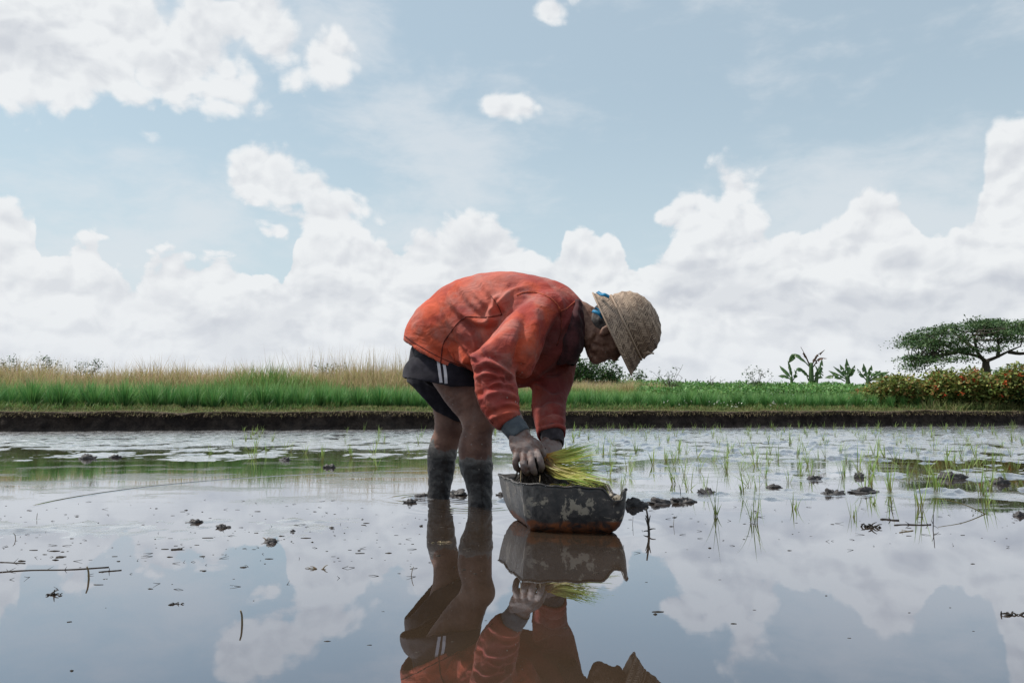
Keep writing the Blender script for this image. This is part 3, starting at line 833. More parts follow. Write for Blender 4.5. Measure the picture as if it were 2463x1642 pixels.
def banana(px, D, stem, lvs, label):
    b = G0(px, D); root = empty('banana_plant', b); tag(root, label, 'banana plant', 'banana plants on the far rise')
    mb = MB()
    for (x0, y0, x1, y1, r) in stem: tube(mb, spline([P(x0, y0, D), P((x0 + x1) / 2, (y0 + y1) / 2, D), P(x1, y1, D)], 6), np.linspace(r, r * .6, 6), 9)
    o = mb.build('stem', 'banana_leaf', root); o.matrix_parent_inverse = Matrix.Translation(-root.location)
    for (bs, ct, tp, wd, mt, tn, dp) in lvs: banana_leaf(bs, ct, tp, wd * .78, mt, root, D, tn, dp)
G, Dd = 'banana_leaf', 'banana_dead'
banana(1950, 45, [(1952, 925, 1951, 872, 0.16), (1962, 925, 1966, 895, .12)], [
    ((1950, 884), (1915, 852), (1897, 872), .24, G, .35, .6), ((1948, 882), (1941, 862), (1926, 834), .10, Dd, .8, .2), ((1946, 876), (1934, 850), (1932, 852), .14, Dd, .7, .1),
    ((1953, 880), (1962, 858), (1984, 841), .12, Dd, .85, .4), ((1956, 882), (1970, 862), (1989, 862), .17, Dd, .7, -.5), ((1958, 905), (1972, 888), (1978, 862), .16, G, .4, .3),
    ((1945, 905), (1925, 886), (1915, 893), .20, G, .3, -.4), ((1945, 915), (1935, 893), (1920, 884), .18, G, .4, .5), ((1960, 912), (1966, 890), (1960, 878), .2, G, .3, -.3),
    ((1965, 915), (1975, 897), (1968, 880), .2, G, .4, .4)], 'tall banana plant with torn brown top leaves on the horizon')
banana(1900, 46, [(1905, 925, 1903, 905, .10)], [
    ((1905, 912), (1890, 893), (1875, 879), .20, G, .2, .4), ((1906, 910), (1901, 888), (1895, 867), .19, G, .3, -.3), ((1904, 914), (1888, 903), (1872, 904), .18, G, .2, .2),
    ((1908, 914), (1914, 898), (1911, 889), .18, G, .3, -.2)], 'small banana plant with four upright leaves left of the tall one')
banana(2038, 45, [(2040, 925, 2038, 902, .14)], [
    ((2036, 912), (2015, 900), (1993, 891), .20, G, .2, .4), ((2036, 910), (2021, 892), (2004, 881), .2, G, .3, -.4), ((2037, 908), (2029, 890), (2020, 876), .2, G, .2, .3),
    ((2038, 908), (2038, 885), (2036, 862), .21, G, .25, 0), ((2032, 916), (2005, 903), (1984, 908), .2, G, .2, .5), ((2040, 908), (2049, 892), (2056, 878), .2, G, .3, -.4),
    ((2042, 910), (2045, 893), (2042, 880), .2, G, .2, .4)], 'low banana plant with spreading upright leaves, middle of the group')
banana(2088, 44, [(2088, 925, 2088, 902, .13)], [
    ((2086, 912), (2080, 893), (2077, 874), .2, G, .3, .2), ((2088, 910), (2092, 892), (2096, 878), .21, G, .2, -.3), ((2090, 912), (2105, 898), (2119, 891), .2, G, .2, .4),
    ((2092, 914), (2115, 900), (2139, 894), .18, G, .3, -.2), ((2084, 914), (2070, 897), (2062, 886), .2, G, .3, .2), ((2094, 916), (2112, 908), (2130, 910), .2, G, .3, .3)],
    'banana plant with fanned leaves nearest the big tree')

# the wide umbrella-crowned tree
def big_tree():
    D = 55.0; base = P(2372, 905, D); root = empty('spreading_tree', base)
    tag(root, 'wide umbrella-crowned tree on the horizon at the right edge', 'tree')
    L = lambda px, py, dd=0.0: P(px, py, D + dd) - base
    tr = MB()
    tube(tr, spline([L(2373, 925), L(2373, 895), L(2371, 878), L(2372, 866)], 9), np.linspace(.30, .20, 9), 10)
    forks = [((2372, 868), (2350, 856), (2310, 848), (2250, 842)), ((2372, 868), (2398, 858), (2425, 845), (2455, 832)), ((2366, 866), (2350, 845), (2345, 815), (2335, 795)),
             ((2400, 858), (2402, 835), (2400, 808), (2404, 790)), ((2330, 852), (2290, 838), (2250, 815), (2215, 800)), ((2425, 846), (2460, 850), (2500, 838), (2560, 830)),
             ((2300, 848), (2270, 852), (2230, 858), (2190, 862)), ((2345, 840), (2320, 820), (2295, 800), (2280, 785))]
    ends = []
    for i, f in enumerate(forks):
        dd = [0, .0, -1.2, 1.0, 1.2, -1.0, -1.5, 2.0][i]
        pts = spline([L(p[0], p[1], dd * k / 3) for k, p in enumerate(f)], 12)
        tube(tr, pts, np.linspace(.13, .04, 12), 7); ends += [pts[5], pts[7], pts[9], pts[11]]
    ends = np.array(ends)
    topx = [2166, 2165, 2185, 2210, 2250, 2300, 2345, 2400, 2463, 2540, 2600, 2640]
    topy = [858, 830, 810, 795, 782, 772, 766, 768, 768, 780, 800, 835]
    botx = [2140, 2200, 2260, 2310, 2370, 2430, 2500, 2580, 2640]; boty = [862, 893, 880, 868, 846, 845, 852, 860, 845]
    pts = []
    pads = []
    for i in range(150):
        px = random.uniform(2185, 2630); a, b = np.interp(px, topx, topy), np.interp(px, botx, boty)
        k = random.random() ** 1.7; py = a + 3 + (b - a - 6) * k; dd = random.uniform(-4.5, 4.5) * math.sqrt(max(0.05, 1 - ((px - 2390) / 270) ** 2))
        pads.append(L(px, py + abs(dd) * 1.5, dd))
    for px in (2172, 2180, 2188, 2195, 2205): 
        pads.append(L(px, np.interp(px, topx, topy) + 6, random.uniform(-1, 1)))
    for c in pads:
        rw = random.uniform(.45, 1.0); n = int(240 * rw)
        v = rng.normal(size=(n, 3)) * np.array([rw * .55, rw * .55, 0.10]); v[:, 2] -= 0.10 * (v[:, 0] ** 2 + v[:, 1] ** 2)
        pts.append(c + v)
        e = ends[np.argmin(np.linalg.norm(ends - c, axis=1))]
        tube(tr, spline([e, (e + c) / 2 + np.array([0, 0, -.15]), c], 6), np.linspace(.045, .012, 6), 4)
    tr.build('trunk', 'bark', root)
    cr = MB(); leaves(cr, np.concatenate(pts), 0.16, 1.0, asp=0.6)
    tag(cr.build('crown', 'tree_leaf', root), kind='stuff')
big_tree()

# ------------------------------------------------------------------ rice seedlings planted in the mud
def seedling_mb(h, n=8, spread=0.2, wd=0.0045):
    mb = MB(); a = rng.uniform(0, 6.28, n)
    blades(mb, np.stack([rng.normal(0, .006, n), rng.normal(0, .006, n), np.full(n, -0.015)], 1), h * rng.uniform(.45, 1.05, n) + .015, np.abs(rng.normal(0, spread, n)) + .04, a, wd * rng.uniform(.7, 1.3, n),
           rng.uniform(0, .5, n), 5)
    return mb
SD = [seedling_mb(0.17, random.randint(5, 10), random.uniform(.18, .38)).mesh('rice_seedling', 'seedling_leaf') for _ in range(12)]
big = [  # base in the photograph, top y, lean, how it is told apart
    (1721, 1241, 1127, .35, 'seedling leaning right, nearest seedling right of the metal tub', 5), (1813, 1256, 1135, .1, 'tall upright seedling with a yellow foot at the edge of open water', 11),
    (1913, 1224, 1160, .1, 'seedling with dark bare stalks and a reddish foot', 6), (1697, 1182, 1118, -.05, 'narrow seedling beside the mud clods right of the tub', 5),
    (2141, 1182, 1090, -.2, 'bushy seedling with a brown foot, middle of the right side', 12), (2214, 1222, 1085, -.1, 'seedling whose dark stem stands at the water edge', 8),
    (2254, 1177, 1095, .1, 'thickest bright green seedling on the right side', 16), (2360, 1190, 1105, .1, 'seedling with a thin dark stem near the right edge', 12),
    (2053, 1243, 1170, .3, 'short slanting seedling at the water edge, right of centre', 4), (1787, 1184, 1100, -.1, 'thin seedling standing in the mud behind the nearest ones', 7),
    (2032, 1140, 1090, -.1, 'seedling with few leaves in front of a green reflection', 6), (1926, 1146, 1075, .0, 'dense pale seedling behind the mud ridge', 9),
    (2098, 1212, 1165, .5, 'flat-leaning seedling with long leaves over the mud', 6), (2376, 1212, 1150, .1, 'short seedling beside the thin dark-stemmed one near the right edge', 5)]
for (bx, by, ty, ln, lab, nb) in big:
    b = W(bx, by); h = (by - ty) / F * b[1] * 1.03
    mb = seedling_mb(h, max(4, int(nb * .75)), 0.22, 0.0036)
    # yellow dead sheath at the foot
    n = 3; blades(mb, np.stack([rng.normal(0, .005, n), rng.normal(0, .005, n), np.full(n, -.01)], 1), h * .35, .15, rng.uniform(0, 6.28, n), .006, .3, 3, 0)
    o = mb.build('rice_seedling', 'seedling_leaf', None, (b[0], b[1], 0)); o.rotation_euler = (0, ln * .6, 0)
    tag(o, lab, 'rice seedling', 'rice seedlings planted in the flooded field')
def put_seedling(x, y, s, lab, grp):
    o = obj('rice_seedling', SD[random.randrange(12)], None, (x, y, 0)); o.rotation_euler = (random.uniform(-.12, .12), random.uniform(-.15, .15), random.uniform(0, 6.28)); o.scale = (s, s, s)
    tag(o, lab, 'rice seedling', grp)
cnt = 0
for row in range(26):
    y0 = 4.0 + row * 0.40 * (1 + row * .022)
    xx = 0.55 + 0.05 * y0 - random.uniform(0, .3)
    if y0 > 6.5: xx = -y0 * .33 + random.uniform(0, .4)
    while xx < 0.62 * y0 + 0.15:
        y = y0 + random.uniform(-.13, .13); x = xx + random.uniform(-.1, .1)
        xx += random.uniform(.17, .31) * (3.0 if x < 0 else 1.0) * (1.0 if y0 < 7.5 else 2.3)
        if y > float(bank_y(x)) - .15: continue
        if random.random() < .08: continue
        if y < 7: put_seedling(x, y, random.uniform(.75, 1.1), 'pale green rice seedling in the mud between the nearest ones and the bank', 'rice seedlings in the middle of the field'); cnt += 1
        else: put_seedling(x, y, random.uniform(.8, 1.2), 'small pale rice seedling in the far mud near the earth bank', 'rice seedlings near the bank'); cnt += 1
for kk, (px, py, s) in enumerate(sorted(((505, 1098, .8), (615, 1102, 1.05), (655, 1062, .9), (700, 1085, .7), (735, 1090, .8), (775, 1108, 1.0), (845, 1100, .9), (905, 1125, .8), (560, 1070, .6), (830, 1068, .8), (905, 1068, .8), (1240, 1090, .7), (985, 1090, .8)))):
    b = W(px, py); put_seedling(b[0], b[1], s, 'lone rice seedling in the left mud, %s of them counted from the left' % ORD[kk], 'lone rice seedlings left of the man')
# ------------------------------------------------------------------ implicit surfaces for bodies and cloth
def smin(a, b, k):
    h = np.clip(0.5 + 0.5 * (b - a) / k, 0, 1)
    return b * (1 - h) + a * h - k * h * (1 - h)
def nrm(v):
    v = np.asarray(v, float); return v / (np.linalg.norm(v) + 1e-12)
class Chain:
    """limb or trunk: stations with two half-axes; a = half thickness along `up`, b = across"""
    def __init__(s, st, up=(0, 0, 1), n=None, k=0.0):
        st = np.array([list(x[0]) + list(x[1:]) for x in st], float)
        n = n or (len(st) * 3)
        st = spline(st, n) if len(st) > 2 else np.array([st[0] * (1 - t) + st[1] * t for t in np.linspace(0, 1, max(n, 2))])
        s.c, s.a, s.b = st[:, :3], np.maximum(st[:, 3], .002), np.maximum(st[:, 4], .002); s.up = np.array(up, float)
        r = np.maximum(s.a, s.b).max() + 0.02
        s.lo, s.hi = s.c.min(0) - r, s.c.max(0) + r
    def __call__(s, p):
        best = np.full(len(p), 1e3)
        lo, hi = p.min(0), p.max(0); pc, ph = (lo + hi) / 2, np.linalg.norm(hi - lo) / 2
        for i in range(len(s.c) - 1):
            c0, c1 = s.c[i], s.c[i + 1]; ax = c1 - c0; L = np.linalg.norm(ax)
            if L < 1e-6: continue
            if np.linalg.norm((c0 + c1) / 2 - pc) > ph + L / 2 + max(s.a[i], s.b[i], s.a[i + 1], s.b[i + 1]) + 0.07: continue
            T = ax / L; B = np.cross(T, s.up); B /= np.linalg.norm(B) + 1e-9; N = np.cross(B, T)
            q = p - c0; w_ = q @ T; t = np.clip(w_ / L, 0, 1)
            a = s.a[i] * (1 - t) + s.a[i + 1] * t; b = s.b[i] * (1 - t) + s.b[i + 1] * t
            dT = w_ - t * L; m = np.minimum(a, b)
            rr = np.sqrt((q @ N / a) ** 2 + (q @ B / b) ** 2 + (dT / m) ** 2)
            best = np.minimum(best, (rr - 1) * m)
        return best
class Ell:
    def __init__(s, c, r, ax=None):
        s.c = np.array(c, float); s.r = np.array(r, float); s.M = np.eye(3) if ax is None else np.array(ax, float)   # rows are axes
        m = s.r.max() + .02; s.lo, s.hi = s.c - m, s.c + m
    def __call__(s, p):
        q = (p - s.c) @ s.M.T / s.r; k = np.linalg.norm(q, axis=1)
        return (k - 1) * s.r.min() if False else k * (k - 1) / (np.linalg.norm(q / s.r, axis=1) + 1e-9)
def surface(field, lo, hi, h, block=10):
    """surface nets over a sparse block grid; field(points)->signed distance (only roughly)"""
    lo = np.array(lo, float); n = np.ceil((np.array(hi) - lo) / h).astype(int) + 1
    nb = -(-n // block); n = nb * block
    G = np.ones(tuple(n), np.float32)
    bi = np.stack(np.meshgrid(*[np.arange(k) for k in nb], indexing='ij'), -1).reshape(-1, 3)
    cen = lo + (bi + 0.5) * block * h - h * .5
    d = field(cen); half = block * h * 0.87 * 1.9 + 0.006
    act = bi[np.abs(d) < half]; G3 = G
    for b in bi[d <= -half]:
        s = b * block; G3[s[0]:s[0] + block, s[1]:s[1] + block, s[2]:s[2] + block] = -1
    loc = np.stack(np.meshgrid(*[np.arange(block)] * 3, indexing='ij'), -1).reshape(-1, 3)
    for i in range(0, len(act)):
        bb = act[i:i + 1]
        pts = (lo + (bb[:, None] * block + loc[None]) * h).reshape(-1, 3)
        v = field(pts).astype(np.float32).reshape(len(bb), block, block, block)
        for b, vv in zip(bb, v):
            s = b * block; G3[s[0]:s[0] + block, s[1]:s[1] + block, s[2]:s[2] + block] = vv
    ins = G < 0
    c = np.zeros(tuple(k - 1 for k in G.shape), np.uint8)
    for dx_ in (0, 1):
        for dy_ in (0, 1):
            for dz_ in (0, 1):
                c += ins[dx_:dx_ + c.shape[0], dy_:dy_ + c.shape[1], dz_:dz_ + c.shape[2]]
    cell = np.argwhere((c > 0) & (c < 8))
    idx = np.full(c.shape, -1, np.int32); idx[tuple(cell.T)] = np.arange(len(cell))
    acc = np.zeros((len(cell), 3)); cntr = np.zeros(len(cell))
    for ax in range(3):
        for o1 in (0, 1):
            for o2 in (0, 1):
                off = np.zeros(3, int); oth = [k for k in range(3) if k != ax]; off[oth[0]] = o1; off[oth[1]] = o2
                a = cell + off; b = a.copy(); b[:, ax] += 1
                ga, gb = G[tuple(a.T)], G[tuple(b.T)]; m = (ga < 0) != (gb < 0)
                t = np.where(m, ga / (ga - gb + 1e-12), 0); pt = off[None].astype(float) + np.zeros((len(cell), 3)); pt[:, ax] += t
                acc[m] += pt[m]; cntr[m] += 1
    V = lo + (cell + acc / cntr[:, None]) * h
    quads = []
    for ax in range(3):
        o = [k for k in range(3) if k != ax]
        sl0 = [slice(1, -1)] * 3; 
        A = G[1:-1, 1:-1, 1:-1]
        sh = [slice(1, -1)] * 3; sh[ax] = slice(2, None)
        Bv = G[tuple(sh)]
        m = np.argwhere((A < 0) != (Bv < 0)) + 1
        if len(m) == 0: continue
        flip = G[tuple(m.T)] >= 0
        def cid(d1, d2):
            q = m.copy(); q[:, o[0]] += d1; q[:, o[1]] += d2
            return idx[tuple(q.T)]
        q = np.stack([cid(-1, -1), cid(0, -1), cid(0, 0), cid(-1, 0)], 1)
        if ax == 1: flip = ~flip
        q[flip] = q[flip][:, ::-1]
        quads.append(q[(q >= 0).all(1)])
    return V, np.concatenate(quads)
def largest(V, Q):
    lab = np.arange(len(V))
    while True:
        m = lab[Q].min(1); new = lab.copy()
        for k in range(4): np.minimum.at(new, Q[:, k], m)
        new = new[new]
        if (new == lab).all(): break
        lab = new
    big = np.bincount(lab).argmax(); keep = lab == big; mp = np.cumsum(keep) - 1
    return V[keep], mp[Q[keep[Q].all(1)]]
def vnormals(V, Q):
    n = np.cross(V[Q[:, 2]] - V[Q[:, 0]], V[Q[:, 3]] - V[Q[:, 1]])
    N = np.zeros_like(V)
    for k in range(4): np.add.at(N, Q[:, k], n)
    return N / (np.linalg.norm(N, axis=1)[:, None] + 1e-12)
def relax(V, Q, it=2, lam=0.5):
    E = np.concatenate([Q[:, [0, 1]], Q[:, [1, 2]], Q[:, [2, 3]], Q[:, [3, 0]]])
    for _ in range(it):
        S = np.zeros_like(V); c = np.zeros(len(V)); np.add.at(S, E[:, 0], V[E[:, 1]]); np.add.at(c, E[:, 0], 1)
        np.add.at(S, E[:, 1], V[E[:, 0]]); np.add.at(c, E[:, 1], 1)
        V = V * (1 - lam) + lam * S / c[:, None]
    return V
def fold(V, N, pts, width, amp, side=0.0, cond=None):
    """raise (amp>0) or sink a fold along a line given in photograph positions; side pairs it with a valley on one flank"""
    x, y = proj(V); p = spline(np.array(pts, float), 24)
    best = np.full(len(V), 1e9); tt = np.zeros(len(V)); sg = np.zeros(len(V))
    m = (x > p[:, 0].min() - width * 4) & (x < p[:, 0].max() + width * 4) & (y > p[:, 1].min() - width * 4) & (y < p[:, 1].max() + width * 4)
    if cond is not None: m &= cond
    ii = np.where(m)[0]; X = np.stack([x[ii], y[ii]], 1); bd = np.full(len(ii), 1e9); bt = np.zeros(len(ii)); bs = np.zeros(len(ii))
    for i in range(23):
        a, b = p[i], p[i + 1]; e = b - a; L2 = (e ** 2).sum() + 1e-9
        q = X - a; t = np.clip(q @ e / L2, 0, 1); r = q - t[:, None] * e; d = np.hypot(r[:, 0], r[:, 1])
        s = np.sign(e[0] * q[:, 1] - e[1] * q[:, 0]); u = d < bd
        bd[u] = d[u]; bt[u] = (i + t[u]) / 23; bs[u] = s[u]
    sd = bd * bs / width
    prof = np.exp(-np.abs(sd) ** 1.5) - side * np.exp(-(sd - 1.5) ** 2 * 1.3)
    env = np.clip(np.minimum(bt, 1 - bt) * 4 + 0.12, 0, 1)
    face = np.clip(-(N[ii, 1]) * 2.0 + 0.5, 0, 1)
    V[ii] += N[ii] * (amp * prof * env * face)[:, None]
def noise3(V, scale, seed=0, octs=3):
    r = np.zeros(len(V)); a = 1.0
    for o in range(octs):
        x, y, z = (V * scale).T
        r += a * (perlin(x + z * 0.37, y + z * 0.61, seed + o) + perlin(y - x * .29, z + x * 0.43, seed + 7 + o) + perlin(z, x + y * .31, seed + 13 + o)) / 3
        a *= .5; scale *= 2.1
    return r

# ------------------------------------------------------------------ the man: joints read off the photograph
# near = his right side (towards the camera), far = his left side
hipN, hipF = P(1075, 872, 3.47), P(1060, 880, 3.70)
kneeN, kneeF = P(1150, 1012, 3.42), P(1083, 1022, 3.70)
ankN, ankF = P(1156, 1222, 3.43), P(1053, 1200, 3.72)
shN, shF = P(1300, 762, 3.20), P(1345, 800, 3.46)
elN, elF = P(1178, 880, 3.06), P(1335, 905, 3.38)
wrN, wrF = P(1248, 1036, 2.93), P(1330, 1055, 3.10)
headc = P(1462, 800, 3.24)
sp = lambda c, a, b: (c, a, b)

def m_skin(w, b):
    p = w.pos(); x, y, z = w.xyz(p)
    n1 = w.noise(p, 14.0, 5, 0.6); n2 = w.noise(p, 55.0, 4, 0.65); n3 = w.noise(p, 5.0, 3, 0.5)
    col = w.mix(n1.step(0.3, 0.7), (0.092, 0.042, 0.031), (0.195, 0.100, 0.072))
    dust = (n2 * 0.6 + n3 * 0.4).step(0.48, 0.66)
    hand = ((z - 0.40).step(0.03, -0.03)) * (y.step(3.22, 3.12)) 
    col = w.mix(hand * (n2 + n1).step(.75, 1.1) * 0.7 + dust * 0.14, col, (0.20, 0.17, 0.165))
    face = x.step(0.24, 0.29) * z.step(0.50, 0.55)
    col = w.mix(face * .8, col, w.mix(n2.step(.35, .65), (0.17, 0.085, 0.058), (0.34, 0.195, 0.14)))  # cleaner face skin, painted lighter to stand in for light on it
    # mud stocking up to an uneven line on the calves
    line = n1 * 0.13 + n3 * 0.09 + n2 * 0.02 + (x * -0.14) - 0.12
    ml = (z - line).step(0.185, 0.172) * y.step(3.1, 3.25)
    rim = (z - line).step(0.13, 0.178)
    mud = w.mix(rim, (0.016, 0.014, 0.014), (0.12, 0.108, 0.102)); mud = w.mix(n2.step(.5, .7) * .5, mud, (0.050, 0.043, 0.040))
    col = w.mix(ml, col, mud)
    spat = w.voro(p, 42.0); col = w.mix(spat.step(0.16, 0.12) * n3.step(.5, .6) * .8, col, (0.30, 0.27, 0.25))
    h = n1 * 0.004 + n2 * 0.0030
    bset(w, b, color=col, rough=0.62 - ml * 0.24, spec=0.4, normal=w.bump(h, 0.8, 1.0))
material('skin', m_skin)
def m_jacket(w, b):
    p = w.pos(); x, y, z = w.xyz(p)
    n1 = w.noise(p, 4.5, 5, 0.6, 0.6); n2 = w.noise(p, 11.0, 5, 0.62, 0.2); n3 = w.noise(p, 120.0, 2, 0.6); n4 = w.noise(p, 2.3, 3, 0.5)
    base = w.mix((n1 + (x * -0.22)).step(0.40, 0.62), (0.30, 0.036, 0.026), (0.54, 0.088, 0.038))
    dusty = n2.step(0.46, 0.70) * 0.46
    col = w.mix(dusty, base, (0.42, 0.20, 0.165))
    gre = (n4 + n2 * .4).step(0.60, 0.90) * 0.28
    col = w.mix(gre, col, (0.26, 0.19, 0.19))
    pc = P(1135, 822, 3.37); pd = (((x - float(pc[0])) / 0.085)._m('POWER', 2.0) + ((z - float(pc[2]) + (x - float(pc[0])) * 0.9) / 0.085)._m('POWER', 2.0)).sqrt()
    col = w.mix((pd + n2 * .5).step(1.35, 0.85) * y.step(3.75, 3.6) * 0.48, col, (0.17, 0.040, 0.045))  # darker side panel, with the shade under the arm painted in
    # wet cloth with shade painted in: chest and throat side, cuffs of the sleeves
    soak_shade = ((x * 1.0 + n1 * 0.22 - 0.10).step(0.02, 0.17)) * ((z + n2 * .1 + x * -.35).step(0.80, 0.68)) * y.step(3.08, 3.16)
    col = w.mix(soak_shade * 0.75, col, (0.070, 0.018, 0.020))
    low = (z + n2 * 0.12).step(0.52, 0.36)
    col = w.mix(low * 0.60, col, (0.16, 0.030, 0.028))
    sp_ = w.voro(p, 38.0).step(0.14, 0.10) * n4.step(0.5, 0.58) * z.step(0.62, 0.52)
    col = w.mix(sp_ * .8, col, (0.50, 0.42, 0.38))
    rc = w.noise(w.scalev(p, (1.0, 1.0, 1.3)), 9.0, 3, 0.5, 1.4); rc = (1.0 - (rc - 0.5).abs() * 7.0).max(0.0)
    rd = w.noise(w.scalev(p, (1.5, 1.0, 0.9), (3, 1, 2)), 16.0, 3, 0.5, 1.0); rd = (1.0 - (rd - 0.5).abs() * 6.0).max(0.0)
    weave = n3 * 0.0008 + n2 * 0.0025 + rc * 0.0015 + rd * 0.0006
    bset(w, b, color=col, rough=0.88, spec=0.25, sheen=0.06, normal=w.bump(weave, 0.9, 1.0))
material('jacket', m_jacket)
def cloth_mat(name, c0, c1, rough=0.9, sc=20, bumpd=0.002, sheen=0.1):
    def f(w, b):
        p = w.pos(); n = w.noise(p, sc, 5, 0.6); n3 = w.noise(p, 160.0, 2, 0.6)
        bset(w, b, color=w.mix(n.step(.35, .7), c0, c1), rough=rough, spec=0.2, sheen=sheen, normal=w.bump(n * bumpd + n3 * 0.0006, 0.8, 1.0))
    material(name, f)
cloth_mat('shorts', (0.012, 0.011, 0.017), (0.028, 0.026, 0.036))
cloth_mat('stripe', (0.50, 0.50, 0.54), (0.66, 0.66, 0.70))
cloth_mat('cuff_grey', (0.055, 0.066, 0.080), (0.10, 0.115, 0.13), sc=30)
cloth_mat('cuff_dark', (0.022, 0.018, 0.022), (0.05, 0.042, 0.048), sc=30)
cloth_mat('seam', (0.28, 0.05, 0.03), (0.55, 0.12, 0.05), sc=60)
cloth_mat('seam_dark', (0.09, 0.015, 0.012), (0.20, 0.035, 0.02), sc=60)
cloth_mat('scarf', (0.026, 0.010, 0.012), (0.085, 0.026, 0.028), sc=18)
cloth_mat('ribbon', (0.01, 0.16, 0.32), (0.02, 0.24, 0.44), rough=.5)
cloth_mat('hair', (0.05, 0.045, 0.045), (0.16, 0.145, 0.14), sc=50, bumpd=.004)
cloth_mat('eye', (0.02, 0.015, 0.012), (0.06, 0.05, 0.045), rough=.25, sc=5, bumpd=0)

man = empty('person', ((ankN + ankF) / 2 * np.array([1, 1, 0])))
tag(man, 'man bent low in faded red jacket, dark shorts and woven hat, gripping seedlings', 'person')
INV = Matrix.Translation(-man.location)
def child(name, V, Q, mat, parent=man):
    me = mesh_np(name, V, Q, mat, True); o = obj(name, me, parent); o.matrix_parent_inverse = INV if parent is man else Matrix()
    return o
def mbchild(name, mb, mat, parent):
    o = mb.build(name, mat, parent); o.matrix_parent_inverse = INV if parent is man else Matrix()
    return o

# head axes: U towards the crown of the skull, Fw where the face looks, S towards the camera side (his right)
Uh = nrm(P(1556, 752, 3.22) - P(1462, 806, 3.24)); Uh = nrm(Uh * np.array([1, 1, 1]))
Sh = nrm(np.array([0.10, -1.0, 0.0])); Sh = nrm(Sh - Uh * (Sh @ Uh)); Fw = np.cross(Uh, Sh); 
if Fw[2] > 0: Fw = -Fw
AX = np.stack([Uh, Sh, Fw])
def H(u, s, f): return headc + Uh * u + Sh * s + Fw * f

def body_prims():
    pr = []
    # legs: calves with a belly at the back, knees, thighs
    def leg(h, k, a, s=1.0, back=np.array([-1, 0, 0.1])):
        d = k - a
        up = (0.9, 0, 0.3)
        c = [sp(a, .044, .043), sp(a + d * .25 + back * .002, .050, .046), sp(a + d * .5 + back * .012, .064 * s, .055 * s), sp(a + d * .70 + back * .014, .068 * s, .057 * s),
             sp(a + d * .88 + back * .003, .060, .053), sp(k, .062, .056)]
        pr.append((Chain(c, up=(1, 0, 0.2)), .012))
        e = h - k
        c = [sp(k, .062, .056), sp(k + e * .15, .062, .056), sp(k + e * .45, .078 * s, .070), sp(k + e * .75, .090, .082), sp(h, .095, .09)]
        pr.append((Chain(c, up=(1, 0, 0.4)), .02))
        pr.append((Ell(k + np.array([.018, -.0, -.005]), (.046, .044, .052)), .02))
    leg(hipN, kneeN, ankN); leg(hipF, kneeF, ankF, .92)
    pr.append((Chain([sp(P(1075, 830, 3.58), .085, .15), sp(P(1120, 790, 3.52), .12, .15), sp(P(1220, 775, 3.42), .13, .17), sp(P(1310, 765, 3.32), .11, .17), sp(P(1375, 765, 3.28), .065, .07)]), .04))
    # neck
    pr.append((Chain([sp(P(1350, 765, 3.29), .060, .062), sp(P(1395, 765, 3.26), .064, .062), sp(H(-.045, 0, -.035), .064, .062)], up=(0, 0, 1)), .03))
    # arms
    for sh, el, wr in ((shN, elN, wrN), (shF, elF, wrF)):
        pr.append((Chain([sp(sh, .055, .055), sp((sh + el) / 2, .048, .046), sp(el, .040, .040)], up=(1, 0, 0)), .02))
        pr.append((Chain([sp(el, .040, .040), sp(el * .65 + wr * .35, .042, .038), sp(wr, .030, .024)], up=(1, 0, 0)), .02))
    # skull, face
    pr.append((Ell(H(.045, 0, -.012), (.088, .076, .096), AX), .02))
    pr.append((Ell(H(-.02, 0, .022), (.078, .064, .070), AX), .025))          # face mass
    pr.append((Ell(H(-.078, 0, .040), (.034, .040, .040), AX), .022))         # jaw
    pr.append((Ell(H(-.092, 0, .066), (.020, .026, .020), AX), .018))         # chin
    for s in (-1, 1):
        pr.append((Ell(H(-.052, s * .050, -.006), (.040, .016, .030), AX), .022))  # corner of the jaw
        pr.append((Ell(H(-.018, s * .044, .056), (.020, .018, .018), AX), .012))   # cheekbone
        pr.append((Chain([sp(H(.026, s * .012, .088), .010, .010), sp(H(.026, s * .046, .072), .008, .009)]), .010))   # brow
        pr.append((Ell(H(.002, s * .078, -.014), (.031, .008, .017), AX), .006))   # ear
        pr.append((Ell(H(-.022, s * .079, -.008), (.010, .007, .009), AX), .006))  # ear lobe
        pr.append((Chain([sp(H(-.026, s * .014, .088), .008, .008), sp(H(-.030, s * .020, .084), .007, .008)]), .005))   # nostril wing
        pr.append((Chain([sp(H(-.034, s * .026, .080), .006, .007), sp(H(-.062, s * .034, .066), .005, .006)]), .008))   # fold beside the mouth
    pr.append((Chain([sp(H(.018, 0, .084), .010, .010), sp(H(-.008, 0, .093), .011, .012), sp(H(-.026, 0, .099), .013, .014)]), .014))  # nose
    pr.append((Chain([sp(H(-.050, -.022, .080), .007, .006), sp(H(-.048, 0, .087), .009, .008), sp(H(-.050, .022, .080), .007, .006)], up=tuple(Uh)), .010))  # upper lip
    pr.append((Chain([sp(H(-.063, -.020, .078), .007, .006), sp(H(-.064, 0, .084), .009, .008), sp(H(-.063, .020, .078), .007, .006)], up=tuple(Uh)), .010))  # lower lip
    return pr
